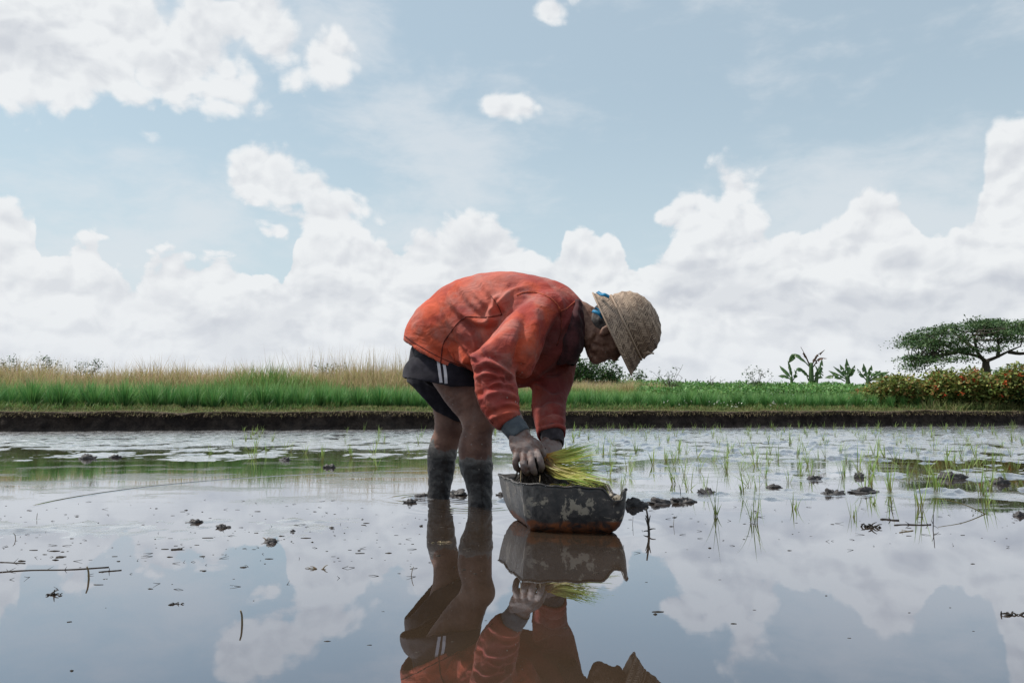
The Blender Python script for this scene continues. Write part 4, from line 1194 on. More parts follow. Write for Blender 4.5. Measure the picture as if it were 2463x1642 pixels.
def hand_prims(wr, palm_px, D, fingers, thumb, pw=.040):
    """palm and five bent fingers; positions given as (photograph x, y, distance)"""
    pr = []
    q = lambda a: P(a[0], a[1], a[2])
    pc = [q(a) for a in palm_px]
    pr.append((Chain([sp(wr, .027, .033)] + [sp(c, t, w_) for c, t, w_ in zip(pc, (.024, .025, .021), (.044, .048, .046))], up=(0.15, -1.0, 0.1)), .012))
    for f in fingers + [thumb]:
        pts = [q(a) for a in f[:-1]]; r = f[-1] * 1.14
        rs = np.interp(np.linspace(0, 1, len(pts)), [0, .45, .5, .9, 1], [r * 1.05, r, r * 1.08, r * .9, r * .78])
        pr.append((Chain([sp(p_, a_, a_) for p_, a_ in zip(pts, rs)], up=(0.1, 0.2, 0.95), n=9), .0035))
    return pr
handN = hand_prims(wrN, [(1254, 1062, 2.905), (1264, 1080, 2.89), (1270, 1092, 2.885)], 2.9, [
    [(1244, 1086, 2.885), (1239, 1106, 2.865), (1242, 1122, 2.875), (1250, 1132, 2.90), .0095],
    [(1259, 1092, 2.870), (1259, 1114, 2.842), (1264, 1130, 2.852), (1270, 1138, 2.885), .0106],
    [(1276, 1092, 2.868), (1279, 1116, 2.842), (1284, 1131, 2.852), (1287, 1138, 2.885), .0108],
    [(1291, 1086, 2.875), (1299, 1106, 2.850), (1303, 1121, 2.860), (1302, 1130, 2.890), .0104]],
    [(1276, 1058, 2.90), (1294, 1070, 2.900), (1304, 1088, 2.910), (1306, 1106, 2.925), .0125])
handF = hand_prims(wrF, [(1326, 1074, 3.06), (1322, 1090, 3.03), (1320, 1100, 3.01)], 3.05, [
    [(1332, 1100, 3.03), (1336, 1114, 3.00), (1331, 1126, 2.98), .0095], [(1325, 1103, 3.00), (1328, 1119, 2.975), (1321, 1130, 2.96), .0102],
    [(1316, 1103, 2.985), (1317, 1120, 2.96), (1310, 1131, 2.95), .0102], [(1308, 1100, 2.98), (1306, 1116, 2.955), (1301, 1128, 2.95), .0098]],
    [(1314, 1084, 3.01), (1305, 1093, 2.99), (1303, 1108, 2.97), .0112])
BP = body_prims() + handN + handF
def eval_prims(prims, p, pad=0.03):
    d = np.full(len(p), 1.0)
    lo, hi = p.min(0), p.max(0)
    for f, k in prims:
        if (lo > f.hi + .07).any() or (hi < f.lo - .07).any(): continue
        d = smin(d, f(p), k) if k > 0 else np.minimum(d, f(p))
    return d
def sorted_blocks_field(prims):
    def fn(p): return eval_prims(prims, p)
    return fn
def eyes_cut(p, d):
    for s in (-1, 1):
        e = Ell(H(.006, s * .031, .088), (.009, .015, .010), AX)(p); d = -smin(-d, e, .006)
    e = Chain([sp(H(-.0565, -.026, .082), .0014, .004), sp(H(-.0565, 0, .092), .0014, .004), sp(H(-.0565, .026, .082), .0014, .004)], up=tuple(Uh))(p)
    return -smin(-d, e, .002)
def body_field(p): return eyes_cut(p, eval_prims(BP, p))
V, Q = surface(body_field, (-0.50, 2.78, -0.06), (0.62, 3.92, 1.02), 0.0046)
V = relax(V, Q, 1, .4)
N = vnormals(V, Q)
# mud caked on the shins, veins and knuckles on the hands
V += N * (noise3(V, 34, 3) * 0.0048 * (V[:, 2] < .17) * (V[:, 1] > 3.3) + noise3(V, 11, 5) * 0.0035 * (V[:, 2] < .5) + 0.0030 * sstep(0.170 + .03 * noise3(V, 12, 6) * 1.5 - V[:, 2] - V[:, 0] * .14, -0.004, 0.004) * (V[:, 1] > 3.3))[:, None]
V += N * (noise3(V, 60, 9) * 0.0022 * ((V[:, 2] < .33) & (V[:, 1] < 3.2)))[:, None]
V += N * (noise3(V, 34, 19) * 0.0020 * (V[:, 0] > .27) * (V[:, 2] > .5))[:, None]
Ncam = N
fold(V, N, [(1118, 1035), (1112, 1080), (1120, 1120)], 9, 0.004)
fold(V, N, [(1140, 940), (1135, 1000), (1128, 1045)], 9, -0.004)
fold(V, N, [(1060, 950), (1078, 985), (1100, 1020)], 8, 0.003)
for q in ([(1410, 843), (1425, 829), (1445, 836)], [(1424, 845), (1430, 856), (1428, 862)], [(1437, 800), (1430, 815), (1418, 826)], [(1450, 828), (1462, 838), (1470, 850)]):
    fold(V, N, q, 6, -0.009, 0.9, cond=V[:, 0] > .25)
child('body', V, Q, 'skin')

# eyes, half closed, inside the sockets
for s in (-1, 1):
    mb = MB(); c = H(.006, s * .030, .072); u = np.linspace(0, math.pi, 9); a = np.linspace(0, 2 * math.pi, 13)[:-1]
    vv = np.array([[math.sin(p_) * math.cos(t), math.sin(p_) * math.sin(t), math.cos(p_)] for p_ in u for t in a]) * .0125 + c
    i = np.arange(8)[:, None] * 12; j = np.arange(12)[None]; mb.add(vv, np.stack([i + j, i + (j + 1) % 12, i + 12 + (j + 1) % 12, i + 12 + j], -1).reshape(-1, 4))
    mbchild('eye', mb, 'eye', man)
# short grey hair below the hat
def hair_field(p):
    d = Ell(H(.045, 0, -.018), (.090, .079, .099), AX)(p)
    d = smin(d, Ell(H(-.004, 0, -.048), (.052, .070, .058), AX)(p), .02)
    q = (p - headc) @ AX.T
    d = np.maximum(d, (q[:, 2] + .012) + 0.35 * np.maximum(-q[:, 0], 0)); d = np.maximum(d, -(q[:, 0] + .055))
    return d
Vh, Qh = surface(hair_field, headc - .16, headc + .17, 0.005)
Nh = vnormals(Vh, Qh); Vh += Nh * (noise3(Vh, 60, 31) * .003)[:, None]
child('hair', Vh, Qh, 'hair')

# ------------------------------------------------------------------ jacket
def torso_chain(g=0.0):
    S = [sp(P(1056, 985, 3.56), .155 + g, .215 + g), sp(P(1055, 915, 3.57), .158 + g, .220 + g), sp(P(1058, 855, 3.58), .160 + g, .220 + g), sp(P(1068, 805, 3.58), .155 + g, .212 + g), sp(P(1115, 778, 3.53), .176 + g, .205 + g),
         sp(P(1170, 768, 3.47), .190 + g, .205 + g), sp(P(1235, 770, 3.40), .193 + g, .205 + g), sp(P(1300, 775, 3.33), .170 + g, .195 + g), sp(P(1350, 778, 3.29), .118 + g, .150 + g), sp(P(1382, 776, 3.27), .078 + g, .090 + g)]
    return Chain(S, up=(-0.6, 0, 0.8), n=32)
def jacket_parts(g):
    pr = [(torso_chain(g), .03)]
    # chest cloth hanging towards the arms
    pr.append((Chain([sp(P(1190, 850, 3.42), .10 + g, .17 + g), sp(P(1250, 875, 3.34), .095 + g, .15 + g), sp(P(1310, 850, 3.33), .09 + g, .15 + g)], up=(0, 0, 1), n=8), .05))
    # near sleeve: roomy upper arm, baggy elbow, forearm
    pr.append((Chain([sp(P(1312, 752, 3.20), .085 + g, .080 + g), sp(P(1262, 790, 3.13), .095 + g, .080 + g), sp(P(1215, 842, 3.06), .100 + g, .078 + g), sp(P(1184, 880, 3.02), .078 + g, .072 + g)], up=(1, 0, 1), n=12), .013))
    pr.append((Chain([sp(P(1186, 872, 3.02), .074 + g, .070 + g), sp(P(1190, 915, 3.00), .078 + g, .066 + g), sp(P(1200, 960, 2.98), .076 + g, .060 + g), sp(P(1213, 995, 2.96), .060 + g, .052 + g), sp(P(1228, 1018, 2.945), .040 + g, .042 + g)], up=(1, 0, 0), n=12), .02))
    pr.append((Chain([sp(P(1296, 775, 3.12), .045 + g, .06 + g), sp(P(1272, 835, 3.09), .050 + g, .06 + g), sp(P(1250, 884, 3.07), .034 + g, .055 + g)], up=(1, 0, 1), n=8), .010))
    # far sleeve
    pr.append((Chain([sp(P(1340, 800, 3.42), .085 + g, .08 + g), sp(P(1335, 860, 3.38), .086 + g, .075 + g), sp(P(1328, 910, 3.33), .078 + g, .07 + g), sp(P(1320, 960, 3.25), .068 + g, .062 + g), sp(P(1322, 1005, 3.17), .062 + g, .058 + g),
                      sp(P(1326, 1040, 3.12), .056 + g, .056 + g)], up=(1, 0, 0), n=14), .03))
    return pr
JP, JI = jacket_parts(0.0), jacket_parts(-0.012)
hem_o = P(1060, 872, 3.45)
hem_d = nrm(np.array([-(0.5), 0.0, -0.86]))               # roughly down and back
def hem_cut(p):
    # the hem runs from the tail over the seat down to the front under the sleeve: signed distance beyond it
    x, y = proj(p)
    hx = [900, 961, 1000, 1059, 1095, 1133, 1180, 1230, 1290, 1500]
    hy = [770, 810, 839, 875, 888, 902, 915, 945, 1200, 1200]
    return (y - np.interp(x, hx, hy)) / 600.0 * 0.9
def sleeve_cut(p):
    eN = wrN - P(1190, 950, 2.98); eN = nrm(eN); cN = P(1229, 1016, 2.945)
    eF = nrm(wrF - P(1322, 985, 3.2)); cF = P(1327, 1046, 3.11)
    a = (p - cN) @ eN; a = np.where(np.linalg.norm(p - cN, axis=1) < .13, a, -1)
    b = (p - cF) @ eF; b = np.where(np.linalg.norm(p - cF, axis=1) < .13, b, -1)
    return np.maximum(a, b)
def jacket_field(p):
    o = eval_prims(JP, p); i = eval_prims(JI, p)
    hc = hem_cut(p); isl = ((p[:, 1] < 3.22) & (p[:, 2] < .75)) | (p[:, 0] > 0.03)
    hc = np.where(isl, -1, hc)
    d = np.maximum(o, hc * .8); d = np.maximum(d, sleeve_cut(p))
    shell = np.maximum(d, -i)
    # only hollow near the openings
    near_open = (hc > -0.12) | (sleeve_cut(p) > -0.08)
    return np.where(near_open, shell, d)
V, Q = surface(jacket_field, (-0.55, 2.80, 0.22), (0.42, 3.85, 1.02), 0.0045)
V = relax(V, Q, 3, .5); N = vnormals(V, Q)
near_arm = (V[:, 1] < 3.20) 
trunk = ~near_arm
x_, y_ = proj(V)
# broad sag and small crumple of the worn cloth
V += N * (noise3(V * np.array([1, 1, .7]), 6, 51, 2) * 0.011)[:, None]
V += N * (noise3(V * np.array([1.0, 1, 1.6]), 17, 57, 2) * 0.0026)[:, None]
sl = (V[:, 1] < 3.22) & (y_ > 700)
tr = (V[:, 1] > 3.05)
F_ = lambda pts, wd, amp, side=0.7, cond=None: fold(V, N, pts, wd * 1.05, amp * (1.55 if cond is sl else 1.6), side, cond)
# drag lines over the back and flank
F_([(1075, 690), (1100, 740), (1150, 775), (1205, 760)], 11, .010)
F_([(1130, 690), (1165, 725), (1205, 758)], 9, .009)
F_([(1040, 730), (1075, 790), (1100, 830)], 12, .007)
F_([(1000, 770), (1040, 820), (1080, 850)], 12, .006)
F_([(1120, 765), (1150, 830), (1160, 870)], 10, -.010)
F_([(1090, 800), (1120, 850), (1135, 880)], 9, .008)
F_([(1075, 830), (1105, 860), (1132, 872)], 7, .007)
F_([(1215, 700), (1185, 740), (1175, 780)], 9, .009)
F_([(1262, 690), (1225, 705), (1200, 745)], 8, .009)
F_([(1165, 668), (1230, 668), (1300, 690)], 12, .005)
F_([(1060, 705), (1072, 745), (1098, 790), (1118, 815)], 13, .009)
F_([(1095, 672), (1120, 705), (1150, 735), (1178, 752)], 12, .010)
F_([(1150, 665), (1175, 700), (1205, 735), (1222, 742)], 11, .010)
F_([(1020, 745), (1048, 800), (1090, 850), (1125, 880)], 14, .008)
F_([(1130, 790), (1142, 820), (1146, 845)], 8, .005)
F_([(1110, 830), (1132, 852), (1150, 862)], 6, .009)
F_([(1085, 815), (1115, 842), (1140, 856)], 5, -.007, .3)
F_([(1236, 712), (1205, 745), (1183, 795), (1168, 830)], 10, -.014, .2)
# hanging cloth over the bend of the near arm
F_([(1290, 730), (1284, 800), (1270, 860), (1245, 905)], 15, .013, .8, sl)
F_([(1205, 800), (1180, 830), (1150, 850)], 11, .006, .5, sl)
F_([(1255, 800), (1245, 850), (1240, 900)], 9, -.008, .3, sl)
# folds of the forearm run out from the crook of the elbow
F_([(1238, 912), (1215, 893), (1180, 872), (1152, 872)], 8, .011, .9, sl)
F_([(1236, 925), (1205, 905), (1170, 898), (1142, 908)], 7, .009, .8, sl)
F_([(1240, 940), (1222, 926), (1195, 922), (1172, 932)], 6, .009, .9, sl)
F_([(1246, 962), (1225, 948), (1190, 944), (1150, 962)], 8, .008, .8, sl)
F_([(1172, 935), (1178, 965), (1200, 990)], 10, .007, .5, sl)
F_([(1252, 984), (1232, 972), (1205, 972)], 6, .007, .8, sl)
F_([(1255, 997), (1225, 992), (1190, 1002), (1178, 1010)], 7, .006, .8, sl)
F_([(1180, 885), (1205, 905), (1225, 935)], 5, -.009, .3, sl)
F_([(1215, 905), (1228, 912), (1244, 915)], 6, -.014, .2, sl)
F_([(1150, 890), (1152, 925), (1162, 960)], 9, -.006, .4, sl)
# far sleeve
fs = V[:, 0] > .07
F_([(1372, 885), (1335, 912), (1290, 905)], 9, .008, .7, fs); F_([(1365, 940), (1330, 955), (1300, 935), (1280, 925)], 8, .007, .7, fs)
F_([(1358, 985), (1325, 975), (1290, 990)], 9, .006, .6, fs); F_([(1360, 1012), (1330, 1000), (1300, 1015)], 5, .006, .9, fs)
F_([(1364, 1032), (1335, 1022), (1295, 1034)], 5, .006, .9, fs); F_([(1310, 900), (1300, 950), (1305, 1000)], 9, -.005, .3, fs)
F_([(1392, 800), (1375, 860), (1340, 900)], 10, .008, .6, V[:, 0] > .1)
# chest
F_([(1390, 790), (1330, 860), (1260, 920)], 13, .010, .8, tr)
F_([(1375, 750), (1340, 810), (1300, 860)], 10, .008, .8, tr)
F_([(1345, 715), (1352, 740), (1356, 770)], 6, .005, .5)
hc_ = hem_cut(V); V += N * (0.007 * sstep(hc_, -0.10, -0.01) * (V[:, 1] > 3.2) * (V[:, 0] < 0.05) * (N[:, 1] < -.4))[:, None]
V = relax(V, Q, 1, .35)
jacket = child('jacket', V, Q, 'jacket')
bvh = BVHTree.FromPolygons([tuple(v) for v in V], [tuple(int(i) for i in q) for q in Q])
camo = Vector((0, 0, CAM_H))
def on_surface(pts, tree, lift=0.002, n=30):
    """drape a line given in photograph positions on a surface, from the side the photograph shows"""
    out_ = []
    for px, py in spline(np.array(pts, float), n):
        d = Vector(P(px, py, 1.0)) - camo; d.normalize()
        h = tree.ray_cast(camo, d)
        if h[0] is not None: out_.append(np.array(h[0] + h[1] * lift * (1 if h[1].dot(d) < 0 else -1)))
    return np.array(out_)
def seam(pts, mat='seam', rad=.0028, n=30, tree=None, name='seam', parent=None):
    l = on_surface(pts, tree or bvh, .0005, n)
    if len(l) < 4: return
    keep = [0]
    for i in range(1, len(l)):
        if np.linalg.norm(l[i] - l[keep[-1]]) < .06: keep.append(i)
    l = l[keep]
    if len(l) < 4: return
    l[1:-1] = (l[:-2] + l[1:-1] * 2 + l[2:]) / 4
    mb = MB(); tube(mb, l, rad * rng.uniform(.8, 1.2, len(l)), 6); mbchild(name, mb, mat, parent or jacket)
seam([(1243, 710), (1262, 703), (1290, 703), (1320, 715), (1338, 730), (1348, 748)])
seam([(1348, 748), (1362, 742), (1380, 728), (1392, 721)])
seam([(1348, 748), (1351, 775), (1349, 800), (1340, 830)], 'seam_dark')
seam([(1122, 761), (1150, 763), (1180, 762), (1207, 757)], 'seam_dark')
seam([(1122, 761), (1103, 775), (1083, 800), (1066, 828), (1060, 872)], 'seam_dark')
seam([(964, 800), (1001, 827), (1059, 860), (1100, 876), (1130, 888)], 'seam_dark', .0022)
seam([(1207, 757), (1198, 735), (1180, 710)], 'seam_dark', .002)
seam([(1135, 905), (1145, 945), (1160, 985), (1186, 1018)], 'seam_dark', .0024)
seam([(1275, 945), (1281, 990), (1284, 1030)], 'seam_dark', .0026)

# dark cloth round the neck between collar and face
def scarf_field(p):
    d = Chain([sp(P(1366, 780, 3.285), .098, .100), sp(P(1388, 786, 3.275), .078, .084)], n=3)(p)
    d = smin(d, Chain([sp(P(1388, 742, 3.27), .024, .078), sp(P(1380, 790, 3.25), .042, .106), sp(P(1368, 840, 3.25), .050, .108), sp(P(1345, 885, 3.28), .030, .05)], up=(1, 0, 0), n=8)(p), .02)
    return d
V2, Q2 = surface(scarf_field, (0.10, 3.08, 0.55), (0.42, 3.48, 0.98), 0.006)
V2, Q2 = largest(V2, Q2); V2 = relax(V2, Q2, 2); N2 = vnormals(V2, Q2); V2 += N2 * (noise3(V2 * np.array([2.2, 1, 1]), 20, 77, 2) * .009)[:, None]
child('neck_cloth', V2, Q2, 'scarf')

# shirt cuffs showing below the sleeves
def ring_cloth(name, st, mat, up, seg=28, wob=.0012):
    mb = MB(); c = spline(np.array([list(s_[0]) + [s_[1], s_[2]] for s_ in st], float), 12)
    T = np.gradient(c[:, :3], axis=0); T /= np.linalg.norm(T, axis=1)[:, None]
    B_ = np.cross(T, np.array(up, float)); B_ /= np.linalg.norm(B_, axis=1)[:, None]; N_ = np.cross(B_, T)
    a = np.arange(seg) / seg * 2 * math.pi
    rows = []
    for lay, off in ((0, 0), (1, -.003)):
        idx_ = range(12) if lay == 0 else range(11, -1, -1)
        for i in idx_:
            rr = 1 + wob / .03 * np.sin(a * 5 + i * .9) + off / .035
            rows.append(c[i, :3] + np.cos(a)[:, None] * N_[i] * (c[i, 3] * rr)[:, None] + np.sin(a)[:, None] * B_[i] * (c[i, 4] * rr)[:, None])
    v = np.concatenate(rows); m = len(rows)
    i = np.arange(m - 1)[:, None] * seg; j = np.arange(seg)[None]
    mb.add(v, np.stack([i + j, i + (j + 1) % seg, i + seg + (j + 1) % seg, i + seg + j], -1).reshape(-1, 4))
    return mbchild(name, mb, mat, man)
ring_cloth('shirt_cuff', [(P(1222, 1003, 2.955), .040, .040), (P(1236, 1026, 2.94), .0425, .041), (P(1252, 1048, 2.925), .040, .038)], 'cuff_grey', (1, 0, 0))
ring_cloth('shirt_cuff', [(P(1326, 1035, 3.12), .044, .044), (P(1329, 1052, 3.10), .042, .042), (P(1332, 1070, 3.08), .037, .038)], 'cuff_dark', (1, 0, 0))

# shorts: seat and two wide legs
def shorts_parts(g):
    return [(Chain([sp(P(1062, 838, 3.58), .105 + g, .165 + g), sp(P(1068, 868, 3.58), .115 + g, .17 + g)], up=(1, 0, .3), n=4), .0),
            (Chain([sp(P(1062, 840, 3.53), .100 + g, .080 + g), sp(P(1060, 878, 3.50), .128 + g, .095 + g), sp(P(1058, 905, 3.46), .160 + g, .108 + g), sp(P(1062, 960, 3.45), .172 + g, .110 + g)], up=(1, 0, .25), n=6), .03),
            (Chain([sp(P(1062, 860, 3.68), .140 + g, .105 + g), sp(P(1056, 920, 3.70), .140 + g, .105 + g), sp(P(1078, 985, 3.71), .105 + g, .10 + g), sp(P(1085, 1040, 3.71), .085 + g, .09 + g)], up=(1, 0, -.2), n=8), .03)]
SO, SI = shorts_parts(0), shorts_parts(-.011)
mid_y = 3.575
def shorts_field(p):
    o, i = eval_prims(SO, p), eval_prims(SI, p); x, y = proj(p)
    hn = (y - np.interp(x, [940, 960, 994, 1044, 1089, 1136, 1250], [897, 906, 913, 921, 929, 931, 938])) / 590
    hf = (y - np.interp(x, [940, 960, 994, 1023, 1047, 1095, 1150], [890, 904, 930, 962, 990, 1012, 1020])) / 560
    m = sstep(p[:, 1], mid_y - .012, mid_y + .012)
    hc = hn * (1 - m) + hf * m
    d = np.maximum(o, hc)
    return np.where(hc > -.10, np.maximum(d, -i), d)
V3, Q3 = surface(shorts_field, (-0.55, 3.25, 0.25), (-0.02, 3.9, 0.80), 0.0045)
V3 = relax(V3, Q3, 2); N3 = vnormals(V3, Q3); V3 += N3 * (noise3(V3 * np.array([1.6, 1, .5]), 12, 91, 2) * .006)[:, None]
shorts = child('shorts', V3, Q3, 'shorts')
bvs = BVHTree.FromPolygons([tuple(v) for v in V3], [tuple(int(i) for i in q) for q in Q3])
for pts in ([(1054, 868), (1057, 892), (1061, 920)], [(1068, 874), (1071, 895), (1073, 922)]):
    mb = MB(); l0 = on_surface([(x - 3.6, y) for x, y in pts], bvs, .003, 12); l1 = on_surface([(x + 3.6, y) for x, y in pts], bvs, .003, 12)
    if len(l0) == len(l1) and len(l0) > 2:
        m = len(l0); mb.add(np.concatenate([l0, l1]), [[i, i + 1, m + i + 1, m + i] for i in range(m - 1)]); mbchild('side_stripe', mb, 'stripe', shorts)

# ------------------------------------------------------------------ woven hat
def m_straw(w, b):
    p = w.coord('Object'); n = w.noise(p, 40.0, 4, 0.6); isl = w.val(w.new('ShaderNodeNewGeometry').outputs['Random Per Island']); n2 = w.noise(p, 7.0, 3, 0.6)
    c = w.mix(isl, (0.20, 0.138, 0.098), (0.47, 0.345, 0.25)); c = w.mix(n2.step(.5, .7) * .5, c, (0.30, 0.24, 0.20)); c = w.mix(n.step(.55, .75) * .3, c, (0.18, 0.13, 0.09))
    bset(w, b, color=c, rough=.65, spec=.3, normal=w.bump(n, .4, .002))
material('woven_straw', m_straw)
material('straw_dark', lambda w, b: bset(w, b, color=(0.035, 0.024, 0.017), rough=.9))
hat_o = P(1506, 787, 3.20); hat_t = P(1581, 752, 3.18); Uz = nrm(hat_t - hat_o)
sb = P(1550, 857, 3.20) - P(1466, 715, 3.20); Hx = nrm(sb - Uz * (sb @ Uz)); Hy = np.cross(Uz, Hx)
if Hy[1] > 0: Hy = -Hy
RJ = np.linalg.norm(sb) / 2                                   # radius where crown and brim join
crown_prof = [(0.0, RJ), (0.018, RJ * 1.0), (0.045, RJ * .97), (0.072, RJ * .88), (0.098, RJ * .70), (0.115, RJ * .48), (0.124, RJ * .24), (0.126, 0.004)]
brim_prof = [(0.0, RJ), (-0.018, RJ * 1.10), (-0.038, RJ * 1.20), (-0.060, RJ * 1.29)]
def hat_pt(prof, s, t, lift=0.0):
    """s 0..1 along the profile, t angle"""
    pr = np.array(prof); seg = np.hypot(np.diff(pr[:, 0]), np.diff(pr[:, 1])); L = np.concatenate([[0], np.cumsum(seg)]) / seg.sum()
    s = np.clip(s, 0, 1); z = np.interp(s, L, pr[:, 0]); r = np.interp(s, L, pr[:, 1])
    e = 1e-3; dz_ = np.interp(np.clip(s + e, 0, 1), L, pr[:, 0]) - np.interp(np.clip(s - e, 0, 1), L, pr[:, 0]); dr = np.interp(np.clip(s + e, 0, 1), L, pr[:, 1]) - np.interp(np.clip(s - e, 0, 1), L, pr[:, 1])
    k = np.hypot(dz_, dr) + 1e-9; nz, nr = -dr / k, dz_ / k
    sgn = np.where(nr < 0, -1, 1); nz, nr = nz * sgn, nr * sgn
    nz = np.where((nr < .05) , 1.0, nz)
    wob = 1 + 0.018 * np.sin(t * 2 + .6) + .01 * np.sin(t * 5)
    r = r * wob + nr * lift; z = z + nz * lift
    return hat_o + Uz * z[..., None] + Hx * (r * np.cos(t))[..., None] + Hy * (r * np.sin(t))[..., None]
hat = MB()
def revol(prof, lift, ns=14, nt=72, flip=False):
    s, t = np.meshgrid(np.linspace(0, 1, ns), np.arange(nt) / nt * 2 * math.pi, indexing='ij'); v = hat_pt(prof, s.ravel(), t.ravel(), lift)
    i = np.arange(ns - 1)[:, None] * nt; j = np.arange(nt)[None]; q = np.stack([i + j, i + (j + 1) % nt, i + nt + (j + 1) % nt, i + nt + j], -1).reshape(-1, 4)
    hat.add(v, q[:, ::-1] if flip else q)
for l in (0, -.003): revol(crown_prof, l); revol(brim_prof, l)
hat_o_ = mbchild('straw_hat', hat, 'straw_dark', man)
def weave(prof, L_, rows_step=.0140, crown=True):
    """herringbone of flat strips, each its own little raised piece"""
    mb = MB(); nrow = int(L_ / rows_step)
    pr = np.array(prof); 
    seg = np.hypot(np.diff(pr[:, 0]), np.diff(pr[:, 1])); Lc = np.concatenate([[0], np.cumsum(seg)]) / seg.sum()
    for r_ in range(nrow):
        s0 = (r_ + .5) / nrow; rad = np.interp(s0, Lc, pr[:, 1])
        n = max(6, int(2 * math.pi * rad / .0100))
        for k in range(n):
            t0 = (k + .5 * (r_ % 2)) / n * 2 * math.pi
            dirn = 1 if r_ % 2 == 0 else -1
            L2 = .0120 * random.uniform(.9, 1.15); wd = .0029 * random.uniform(.85, 1.15); an = dirn * .80 + random.uniform(-.12, .12)
            pts = []
            for (u_, v_) in ((-1, -1), (1, -1), (1, 1), (-1, 1)):
                a = u_ * L2; b_ = v_ * wd
                ds = (a * math.sin(an) + b_ * math.cos(an)) / L_; dt = (a * math.cos(an) - b_ * math.sin(an)) / max(rad, .012)
                pts.append((s0 + ds, t0 + dt, (.0006 if u_ < 0 else .0032) ))
            s_, t_, l_ = np.array(pts).T
            v = hat_pt(prof, s_, t_, 0.0) ; vo = hat_pt(prof, s_, t_, 0.004)
            nn = (vo - v); v = v + nn / (np.linalg.norm(nn, axis=1)[:, None] + 1e-9) * l_[:, None]
            mb.add(v, [[0, 1, 2, 3]])
    return mb
wv = weave(crown_prof, .20); 
o = mbchild('crown_weave', wv, 'woven_straw', hat_o_); o['kind'] = 'stuff'
wv = weave(brim_prof, .075)
o = mbchild('brim_weave', wv, 'woven_straw', hat_o_); o['kind'] = 'stuff'
def hat_ring(prof, s, rad, name):
    t = np.linspace(0, 2 * math.pi, 80); mb = MB(); tube(mb, hat_pt(prof, np.full(80, s), t, .003), rad, 6); mbchild(name, mb, 'woven_straw', hat_o_)
hat_ring(brim_prof, 1.0, .0035, 'brim_edge'); hat_ring(crown_prof, 0.0, .0045, 'crown_band')
def ribbon(pts, wd, name='ribbon'):
    mb = MB(); c = spline(np.array([P(*p) for p in pts]), 10); up = np.array([.3, -.3, 1.0]); T, n_, b_ = frames(c)
    s = np.cross(T, np.array([0, -1., .25])); s /= np.linalg.norm(s, axis=1)[:, None]; th = np.cross(T, s) * .0012
    v = np.concatenate([c - s * wd - th, c + s * wd - th, c + s * wd + th, c - s * wd + th]); m = 10
    q = [[a * m + i, a * m + i + 1, ((a + 1) % 4) * m + i + 1, ((a + 1) % 4) * m + i] for a in range(4) for i in range(m - 1)]
    mb.add(v, q); mbchild(name, mb, 'ribbon', hat_o_)
ribbon([(1437, 702, 3.12), (1446, 708, 3.10), (1455, 709, 3.09), (1465, 714, 3.10)], .0065)
ribbon([(1425, 748, 3.10), (1433, 750, 3.09), (1443, 756, 3.085), (1449, 764, 3.09)], .0062)
ribbon([(1431, 741, 3.12), (1438, 744, 3.12), (1446, 752, 3.11)], .004)
mb = MB(); tube(mb, [P(1545, 850, 3.11), P(1558, 848, 3.10), P(1573, 850, 3.10)], .003, 6); mbchild('loose_end', mb, 'woven_straw', hat_o_)
tuftb = MB(); tube(tuftb, [P(1549, 862, 3.12), P(1551, 852, 3.11), P(1560, 845, 3.10)], .004, 6); mbchild('loose_end', tuftb, 'woven_straw', hat_o_)
# ------------------------------------------------------------------ the tub: lower half of a dark metal can
def m_tub(w, b):
    p = w.coord('Object'); x, y, z = w.xyz(p)
    n1 = w.noise(p, 9.0, 6, 0.65, 0.5); n2 = w.noise(p, 28.0, 6, 0.7, 0.6); n3 = w.noise(w.scalev(p, (1, 1, .35)), 60.0, 3, 0.6)
    col = w.mix(n2.step(.4, .65), (0.010, 0.009, 0.009), (0.044, 0.038, 0.036))
    chip = (n1 + n2 * .5 - (z - 0.09).abs() * 1.6).step(0.755, 0.80)
    chip = chip * (n3 * .4 + n2).step(.52, .60)
    col = w.mix(chip * .80, col, (0.32, 0.28, 0.225))
    grey = (n3 * .5 + n1 * .5 - x * 2.2 - .22).step(0.42, 0.60)
    col = w.mix(grey * .6, col, (0.15, 0.138, 0.132))
    rust = (n1 * .055 + 0.012 - z).step(0.000, 0.010) * n2.step(.34, .46)
    col = w.mix(rust, col, w.mix(n2.step(.4, .6), (0.035, 0.018, 0.012), (0.19, 0.058, 0.018)))
    bset(w, b, color=col, rough=n2.step(.3, .7) * .28 + .30, spec=.5, normal=w.bump(n1 * .006 + n2 * .002 + chip * -.0004, 1.0, 1.0))
material('tub_metal', m_tub)
material('tub_mud', lambda w, b: bset(w, b, color=w.mix(w.noise(w.coord('Object'), 30, 4, .6), (0.012, 0.010, 0.008), (0.05, 0.04, 0.03)), rough=.7, spec=.2,
                                      normal=w.bump(w.noise(w.coord('Object'), 40, 4, .6), .8, .01)))
